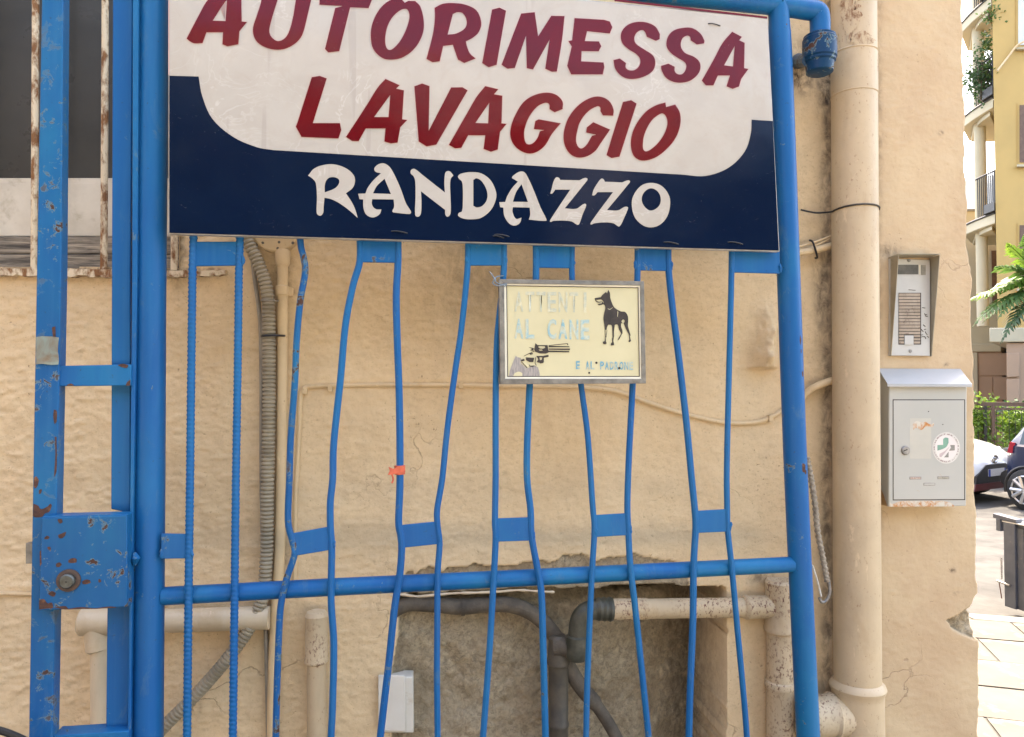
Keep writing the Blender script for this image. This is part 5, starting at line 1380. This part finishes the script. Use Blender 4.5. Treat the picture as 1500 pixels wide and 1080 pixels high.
c = at(1494, 604, 14.2); shrub(c, (.30, .3, .30), 500, .09, M['leaf_dark'], 'dark green bush behind the sunny one, by the fence', seed=15, ground=.2)
c = at(1452, 655, 13.7); shrub(c, (.22, .12, .16), 160, .06, M['leaf_bright'], 'low straggly green tuft at the foot of the fence', seed=16, ground=.1)

# palm (crown to the right of the frame, fronds reach in)
pt = XY(1540, 12.3)
pal = thing('palm', 'feather leaved palm reaching in from the right edge with arching green fronds', 'palm tree', pt)
zc = zat(425, 12.3)
m = MB(); m.tube([pt + np.array([0, 0, -.1]), pt + np.array([.03, 0, 1.0]), pt + np.array([0, 0, zc - .1]), pt + np.array([0, 0, zc + .05])], [.16, .14, .13, .06], 12); m.obj('trunk', M['bark'], pal)
def frond(az, el, L, droop, seed, mat, nl=17):
    rnd = random.Random(seed)
    d = np.array([math.cos(az), math.sin(az), 0]); m = MB(); pts = []
    for k in range(13):
        s_ = k / 12; r_ = L * s_
        pts.append(pt + np.array([0, 0, zc]) + d * r_ * math.cos(el) * (1 - .12 * s_) + np.array([0, 0, r_ * math.sin(el) - droop * s_ ** 2 * L]))
    m.tube(pts, [.014 * (1 - .8 * k / 12) + .002 for k in range(13)], 5)
    P3 = np.array(pts)
    for k in range(nl):
        s_ = .12 + .86 * k / nl
        i = s_ * 12; i0 = int(i); f_ = i - i0
        p = P3[i0] * (1 - f_) + P3[min(i0 + 1, 12)] * f_
        t = P3[min(i0 + 1, 12)] - P3[i0]; t /= np.linalg.norm(t)
        side0 = np.cross(t, [0, 0, 1]); side0 /= np.linalg.norm(side0)
        for sg in (-1, 1):
            ll = L * .24 * math.sin(math.pi * min(1, s_ * .9 + .12)) * rnd.uniform(.85, 1.1)
            dr_ = side0 * sg * .8 + t * .6 + np.array([0, 0, -.05 + rnd.uniform(-.15, .15)])
            dr_ /= np.linalg.norm(dr_)
            w = t * .047 * L
            tip = p + dr_ * ll + np.array([0, 0, -ll * .25]); mid = p + dr_ * ll * .5 + np.array([0, 0, .01])
            m.add([p - w * .4, p + w * .4, mid + w * .6, tip, mid - w * .5], [(0, 1, 2), (0, 2, 4), (4, 2, 3)])
    return m.obj('frond', mat, pal, 0, 0)
for (az, el, L, dr_, mt) in ((3.20, .45, 1.45, .55, 'leaf_bright'), (3.45, .15, 1.35, .55, 'leaf_mid'), (2.9, -.02, 1.15, .45, 'leaf_mid'), (3.7, .75, 1.3, .5, 'leaf_mid'), (3.15, .95, 1.4, .25, 'leaf_bright'), (4.0, .2, 1.2, .8, 'leaf_dark'), (2.6, .6, 1.3, .6, 'leaf_mid'), (4.6, .4, 1.2, .6, 'leaf_mid'),
                             (5.4, .5, 1.3, .6, 'leaf_mid'), (.2, .5, 1.3, .6, 'leaf_mid'), (1.0, .6, 1.3, .5, 'leaf_mid'), (1.9, .7, 1.3, .5, 'leaf_bright'), (3.3, -.35, 1.15, .45, 'leaf_dark'), (3.05, .28, 1.55, .40, 'leaf_bright'), (3.35, .62, 1.5, .35, 'leaf_mid'), (3.55, -.05, 1.4, .6, 'leaf_dark'), (3.25, .1, 1.6, .5, 'leaf_mid'), (3.1, 1.25, 1.2, .1, 'leaf_bright'), (3.4, 1.1, 1.3, .2, 'leaf_mid')):
    frond(az, el, L, dr_, int(az * 100), M[mt])

# ---------------------------------------------------------------- cars
M['car_white'] = simple('white_car_paint', (.72, .72, .70), None, 4, .2, 0, **{'Coat Weight': .6})
M['car_navy'] = simple('dark_blue_car_paint', (.010, .016, .045), None, 4, .25, 0, **{'Specular IOR Level': .3})
M['car_black'] = simple('black_car_plastic', (.012, .012, .013), (.02, .02, .02), 30, .5)
M['car_glass'] = simple('tinted_car_glass', (.03, .045, .045), None, 10, .06, 0)
M['car_red'] = simple('dark_red_lower_bumper', (.09, .012, .014), None, 10, .4)
M['chrome'] = simple('chrome_trim', (.6, .6, .6), None, 10, .15, 0, metal=1.0)
M['tyre'] = simple('tyre_rubber', (.015, .015, .015), None, 60, .8)
M['rim'] = simple('silver_alloy', (.5, .5, .5), (.42, .42, .42), 20, .3, 0, metal=.7)
M['lamp_glass'] = simple('clear_lamp', (.55, .58, .6), None, 20, .1, 0)
M['lamp_red'] = simple('red_tail_lamp', (.45, .02, .04), None, 20, .15, 0)
M['plate'] = simple('white_number_plate', (.62, .62, .6), (.40, .41, .42), 90, .4, 0)
M['plate_blue'] = simple('plate_blue_band', (.02, .06, .3), None, 20, .4, 0)
def car(name, label, paint, pos, heading, rw=-1.18):
    """x forward, y left, origin at ground centre"""
    root = thing(name, label, 'car', pos); root.rotation_euler = (0, 0, heading)
    # stations: x, z_bottom, z_belt, z_top, halfwidth_low, halfwidth_top
    st = [(1.80, .32, .52, .60, .50, .40), (1.76, .24, .62, .72, .70, .58), (1.66, .20, .68, .80, .78, .66), (1.45, .19, .74, .89, .81, .72), (1.10, .19, .80, .97, .82, .74), (.82, .19, .84, 1.03, .82, .72),
          (.45, .19, .87, 1.24, .82, .66), (.12, .19, .89, 1.42, .82, .60), (-.30, .19, .91, 1.48, .82, .58), (-.80, .19, .93, 1.48, .82, .58), (-1.25, .20, .95, 1.43, .81, .58), (-1.55, .22, .96, 1.30, .80, .60), (-1.72, .26, .95, 1.02, .76, .66), (-1.80, .34, .80, .86, .68, .60)]
    prof = []
    for (x, zb0, zl, zt0, wl, wt) in st:
        row = []
        for (w, z) in ((wl * .86, zb0), (wl * .98, zb0 + .10), (wl, zb0 + (zl - zb0) * .5), (wl * .985, zl - .03), (wl * .94, zl), ((wl * .94 + wt) / 2, (zl + zt0) / 2), (wt, zt0 - .05), (wt * .85, zt0 - .008), (wt * .4, zt0 + .012)):
            row.append((x, w, z))
        row = row + [(x, -w, z) for (x, w, z) in reversed(row)]
        prof.append(row)
    n = len(prof[0]); body = MB(); glass = MB(); wind = MB()
    vs = [p for r_ in prof for p in r_]
    fb_, fgl, fgr, fw, fr_ = [], [], [], [], []
    for i in range(len(st) - 1):
        for k in range(n):
            k2 = (k + 1) % n
            f = (i * n + k, i * n + k2, (i + 1) * n + k2, (i + 1) * n + k)
            side_up = k in (4, 5) or k in (n - 6 - 0, n - 6 + 1) or k in (11, 12)
            if 5 <= i <= 6 and k in (6, 7, 8, 9, 10): fw.append(f)
            elif 6 <= i <= 10 and k in (4, 5): fgl.append(f)
            elif 6 <= i <= 10 and k in (11, 12): fgr.append(f)
            elif i in (10, 11) and k in (7, 8, 9): fr_.append(f)
            else: fb_.append(f)
    fb_ += [tuple(range(n)), tuple(reversed(range((len(st) - 1) * n, len(st) * n)))]
    def mk(fs, nm, mat, sub=0):
        m = bpy.data.meshes.new(nm); used = sorted({v for f in fs for v in f}); ix = {v: i for i, v in enumerate(used)}
        m.from_pydata([vs[v] for v in used], [], [tuple(ix[v] for v in f) for f in fs]); m.validate(); m.shade_smooth(); m.set_sharp_from_angle(angle=R(40))
        return link(nm, m, mat, root)
    mk(fb_, 'body', paint); mk(fgl, 'side_window', M['car_glass']); mk(fgr, 'side_window', M['car_glass']); mk(fw, 'windscreen', M['car_glass']); mk(fr_, 'rear_window', M['car_glass'])
    for x in (1.12, rw):
        for sy in (1, -1):
            c = np.array([x, sy * .76, .30])
            wh = MB(); d = np.array([0, sy * 1.0, 0])
            wh.tube([c - d * .10, c - d * .09, c + d * .07, c + d * .09, c + d * .09], [.27, .30, .30, .27, .21], 28)
            w_ = bpy.data.objects.new('wheel', wh.mesh('wheel')); w_.data.materials.append(M['tyre']); COL.objects.link(w_); w_.parent = root
            rm = MB()
            rm.tube([c + d * .05, c + d * .098, c + d * .10], [.205, .205, .19], 28)
            r1 = bpy.data.objects.new('rim', rm.mesh('rim')); r1.data.materials.append(M['car_black']); COL.objects.link(r1); r1.parent = w_
            sp = MB()
            for k in range(5):
                a = 2 * math.pi * k / 5 + .3
                e = np.array([math.cos(a), 0, math.sin(a)]); e2 = np.array([-math.sin(a), 0, math.cos(a)])
                for s2 in (-1, 1):
                    p0 = c + d * .108 + e * .03 + e2 * .02 * s2; p1 = c + d * .108 + e * .195 + e2 * .075 * s2
                    sp.tube([p0, p1], [.026, .030], 6)
            sp.tube([c + d * .10, c + d * .118], [.055, .045], 16)
            ring = [c + d * .104 + np.array([math.cos(2 * math.pi * k / 32), 0, math.sin(2 * math.pi * k / 32)]) * .20 for k in range(33)]
            sp.tube(ring, .014, 6, cap=False)
            r2 = bpy.data.objects.new('spokes', sp.mesh('spokes')); r2.data.materials.append(M['rim']); COL.objects.link(r2); r2.parent = w_
            ar = MB(); pts = [np.array([x + .34 * math.cos(a), sy * .805, .30 + .34 * math.sin(a)]) for a in np.linspace(-.2, math.pi + .2, 18)]
            ar.tube(pts, .022, 6); o = bpy.data.objects.new('wheel_arch', ar.mesh('wheel_arch')); o.data.materials.append(M['car_black']); COL.objects.link(o); o.parent = root
    def det(nm, mb, mat):
        o = bpy.data.objects.new(nm, mb.mesh(nm)); o.data.materials.append(mat); COL.objects.link(o); o.parent = root; return o
    def pr(poly, x, th):
        m = MB(); a = [(x, y, z) for y, z in poly]; b2 = [(x - th, y, z) for y, z in poly]; n_ = len(a)
        m.add(a + b2, [tuple(range(n_)), tuple(reversed(range(n_, 2 * n_)))] + [((i + 1) % n_, i, n_ + i, n_ + (i + 1) % n_) for i in range(n_)]); return m
    det('grille', pr([(-.66, .26), (.66, .26), (.60, .44), (.30, .60), (-.30, .60), (-.60, .44)], 1.815, .12), M['car_black'])
    det('lower_bumper', pr([(-.70, .22), (.70, .22), (.66, .32), (-.66, .32)], 1.828, .12), M['car_red'])
    det('number_plate', pr([(-.26, .42), (.26, .42), (.26, .53), (-.26, .53)], 1.832, .02), M['plate'])
    for y in (-.24, .24): det('plate_band', pr([(y - .022, .42), (y + .022, .42), (y + .022, .53), (y - .022, .53)], 1.834, .01), M['plate_blue'])
    em = MB(); 
    for rx, rz, cz in ((.085, .058, .675), (.028, .052, .675), (.05, .02, .70)):
        em.tube([np.array([1.80, rx * math.cos(t), cz + rz * math.sin(t)]) for t in np.linspace(0, 2 * math.pi, 25)], .010, 6, cap=False)
    det('emblem', em, M['chrome'])
    for s2 in (-1, 1):
        m = MB(); q = [(1.70, s2 * .50, .66), (1.60, s2 * .70, .66), (1.30, s2 * .765, .80), (1.52, s2 * .66, .80)]
        n_ = Vector((.55, s2 * .55, .5)).normalized()
        m.hexa([np.array(p) + np.array(n_) * .05 for p in q], [np.array(p) - np.array(n_) * .02 for p in q]); det('headlight', m, M['lamp_glass'])
        m = MB(); q = [(-1.77, s2 * .62, .82), (-1.66, s2 * .78, .82), (-1.62, s2 * .77, .98), (-1.70, s2 * .66, .98)]
        n_ = Vector((-.6, s2 * .6, .1)).normalized()
        m.hexa([np.array(p) + np.array(n_) * .05 for p in q], [np.array(p) - np.array(n_) * .02 for p in q]); det('tail_light', m, M['lamp_red'])
    m = MB()
    m.tube([np.array([-1.80, -.66, .42]), np.array([-1.84, 0, .42]), np.array([-1.80, .66, .42])], .13, 10); det('rear_bumper', m, M['car_black'])
    return root
# white car nose towards the right, nearly in line behind the dark one
hd1 = math.atan2(-.85, .53)
fcen = XY(1456, 11.7); dirv = np.array([math.cos(hd1), math.sin(hd1), 0])
pos = fcen - dirv * 1.80
car('parked_car', 'white hatchback with black lower grille, its nose showing past the corner of the stucco wall', M['car_white'], (pos[0], pos[1], -.30), hd1)
hd2 = math.atan2(-.94, .34)
dv = np.array([math.cos(hd2), math.sin(hd2), 0]); side = np.array([math.sin(hd2), -math.cos(hd2), 0])
pos = XY(1503, 10.9) + dv * 1.40 - side * .80
car('parked_car', 'dark blue car with silver five spoke wheel cut off by the right edge', M['car_navy'], (pos[0], pos[1], -.30), hd2, -1.40)

# ---------------------------------------------------------------- grey metal bin / skip corner
M['skip'] = simple('grey_skip_paint', (.055, .065, .09), (.085, .095, .12), 8, .5, .2, dirt=(.2, .18, .16), dirt_lo=.62, dirt_hi=.8)
M['skip_l'] = simple('light_grey_skip_panel', (.24, .26, .30), (.20, .22, .26), 5, .5, .2)
M['skip_u'] = simple('rusty_underside', (.10, .035, .018), (.06, .025, .015), 14, .8)
SY = 5.3
sk0 = XY(1466, SY)
sk = thing('waste_skip', 'grey metal waste skip with a chained pin, cut off by the right edge', 'skip', sk0)
def zz(py): return zat(py, SY)
sa = np.array([.25, -.968, 0]); sb = np.array([.968, .25, 0])
z0_, z1_ = zz(888), zz(764)
blk(sk0, sa, .088, sb, .10, z0_, z1_).obj('corner_post', M['skip'], sk, .004)
blk(sk0 + sa * .088 + sb * .02, sa, .05, sb, .05, z0_, z1_ - .03).obj('post_return', M['skip'], sk, .003)
blk(sk0 + sa * .14 + sb * .045, sa, 1.5, sb, .02, z0_ + .14, z1_ - .05).obj('side_panel', M['skip_l'], sk)
blk(sk0 + sa * .06 + sb * .03, sa, 1.6, sb, .07, z1_ - .055, z1_ - .004).obj('top_rail', M['skip'], sk, .006)
blk(sk0 - sa * .01 + sb * .0, sa, 1.7, sb, .12, z1_ - .003, z1_ + .004).obj('white_lip', simple('worn_white_lip', (.5, .5, .48), None, 20, .4), sk)
blk(sk0 + sa * .10 + sb * .05, sa, 1.5, sb, 1.0, z0_ + .05, z0_ + .13).obj('floor_beam', M['skip_u'], sk)
blk(sk0 + sa * .01 + sb * .13, sa, 1.6, sb, .9, z0_ + .12, z1_ + .02).obj('hopper', M['skip'], sk, .02)
b = MB(); b.hexa([sk0 - sa * .085 + np.array([0, 0, z1_ + .012]), sk0 + sa * .10 + np.array([0, 0, z1_ + .005]), sk0 + sa * .10 + np.array([0, 0, z1_ + .03]), sk0 - sa * .085 + np.array([0, 0, z1_ + .045])],
                 [p + sb * .06 for p in [sk0 - sa * .085 + np.array([0, 0, z1_ + .012]), sk0 + sa * .10 + np.array([0, 0, z1_ + .005]), sk0 + sa * .10 + np.array([0, 0, z1_ + .03]), sk0 - sa * .085 + np.array([0, 0, z1_ + .045])]])
b.obj('lifting_arm', M['skip'], sk, .004)
blk(sk0 - sa * .060, sa, .035, sb, .05, z1_ - .075, z1_ + .012).obj('arm_hook', M['skip'], sk, .004)
b = MB(); b.tube([sk0 - sa * .055 + sb * .0 + np.array([0, 0, zz(854)]), sk0 + sa * .055 - sb * .012 + np.array([0, 0, zz(855)])], .008, 8); b.obj('pin', M['grey_steel'], sk)
b = MB()
for k in range(9):
    zc1 = zz(820) - k * (zz(820) - zz(850)) / 9
    c = sk0 - sa * .012 - sb * .008 + np.array([0, 0, zc1])
    ax = sa if k % 2 else sb
    b.tube([c + ax * .005 * math.cos(t) + np.array([0, 0, .012 * math.sin(t)]) for t in np.linspace(0, 2 * math.pi, 11)], .0022, 5, cap=False)
b.obj('chain', M['grey_steel'], sk)
b = MB(); b.tube([sk0 - sa * .040 + np.array([0, 0, zz(856)]), sk0 - sa * .022 + np.array([0, 0, zz(878)])], .0035, 6); b.obj('locking_rod', M['skip_u'], sk)
for k in range(2):
    for j in range(2):
        c = sk0 + sa * (.25 + 1.1 * k) + sb * (.2 + .7 * j)
        b = MB(); b.tube([c + sb * -.03 + np.array([0, 0, -.02]), c + sb * .03 + np.array([0, 0, -.02])], .08, 18); b.tube([c + np.array([0, 0, 0]), c + np.array([0, 0, z0_ + .08])], .02, 8); b.obj('castor', M['tyre'], sk)

# ---------------------------------------------------------------- hills far away
M['hill'] = simple('haze_tinted_hill', (.14, .16, .18), (.11, .13, .14), .02, .95, .2, 1)  # blue-grey distance haze is put into the hill colour
b = MB()
nx, ny = 90, 14
random.seed(2)
vs_, fs_ = [], []
for j in range(ny):
    for i in range(nx):
        x = 200 + i * 14; t = j / (ny - 1); y = 700 + t * 700
        h = (math.exp(-((x - 700) / 42) ** 2) * 62 + math.exp(-((x - 1000) / 200) ** 2) * 120 + 238 + 30 * float(fbm(np.array([x / 90.]), np.array([y / 90.]), 4, 9)[0])) * math.sin(min(1, t * 1.6) * math.pi / 2)
        vs_.append((x, y, -2 + h))
for j in range(ny - 1):
    for i in range(nx - 1):
        fs_.append((j * nx + i, j * nx + i + 1, (j + 1) * nx + i + 1, (j + 1) * nx + i))
b.add(vs_, fs_); b.obj('hills', M['hill'], None, 0, 60, kind='structure')

# ---------------------------------------------------------------- the yard side (behind the photographer): unseen, mirrored by the glossy sign or added to steer the light
ob = thing('yard_bounce_building', 'unseen pale grey building added across the yard for bounce light and reflections', 'building', (4.5, -13, 0))
M['grey_w'] = simple('pale_grey_render', (.36, .34, .35), (.30, .29, .30), 1.0, .8, .2, .003)
b = MB(); b.box((0, -15, 4.5), 13, 2, 4.6); b.obj('wall', M['grey_w'], ob)  # unseen building added to bounce light and fill the sign's reflections
for x in (2.6, 6.2):
    for z_ in (2.2, 7.4):
        b = MB(); b.box((x, -12.98, z_), .55, .03, .8); w_ = b.obj('window', M['shutter'], ob)
lbd = thing('left_sky_blocker', 'unseen block added left of the yard to cut sky light', 'building', (-6.5, -4, 0))
b = MB(); b.box((-8.2, -5.2, 3.2), 2.2, 6.2, 3.3); b.obj('wall', M['pink_w'], lbd)  # unseen block added to hold back sky light from the left
yd = MB(); yd.add([(-14, -12.9, .004), (14, -12.9, .004), (14, -1.2, .004), (-14, -1.2, .004)], [(0, 1, 2, 3)])
yd.obj('yard_bounce_floor', simple('pale_bounce_floor', (.42, .39, .34), (.36, .33, .29), 2, .85), None, 0, 0, kind='structure')  # unseen floor made pale to bounce light onto the wall
for k, (x, y, h, s_) in enumerate(((-1.0, -9.6, 6.4, 2.8), (10.0, -9.5, 6.6, 3.0), (4.0, -11.2, 7.6, 2.0))):
    t = thing('yard_tree', ('bushy dark green tree at the left back of the yard', 'wide dark green tree at the right back of the yard', 'slim tall dark green tree against the yard building')[k], 'tree', (x, y, 0))
    foliage((x, y, h * .66), (s_, s_, s_ * 1.0), 5200, .30, M['leaf_dark'], 'crown', t, 50 + k, 22)
    b = MB(); b.tube([(x, y, -.1), (x + .1, y, h * .3), (x - .05, y, h * .7)], [.17, .13, .06], 10); b.obj('trunk', M['bark'], t)
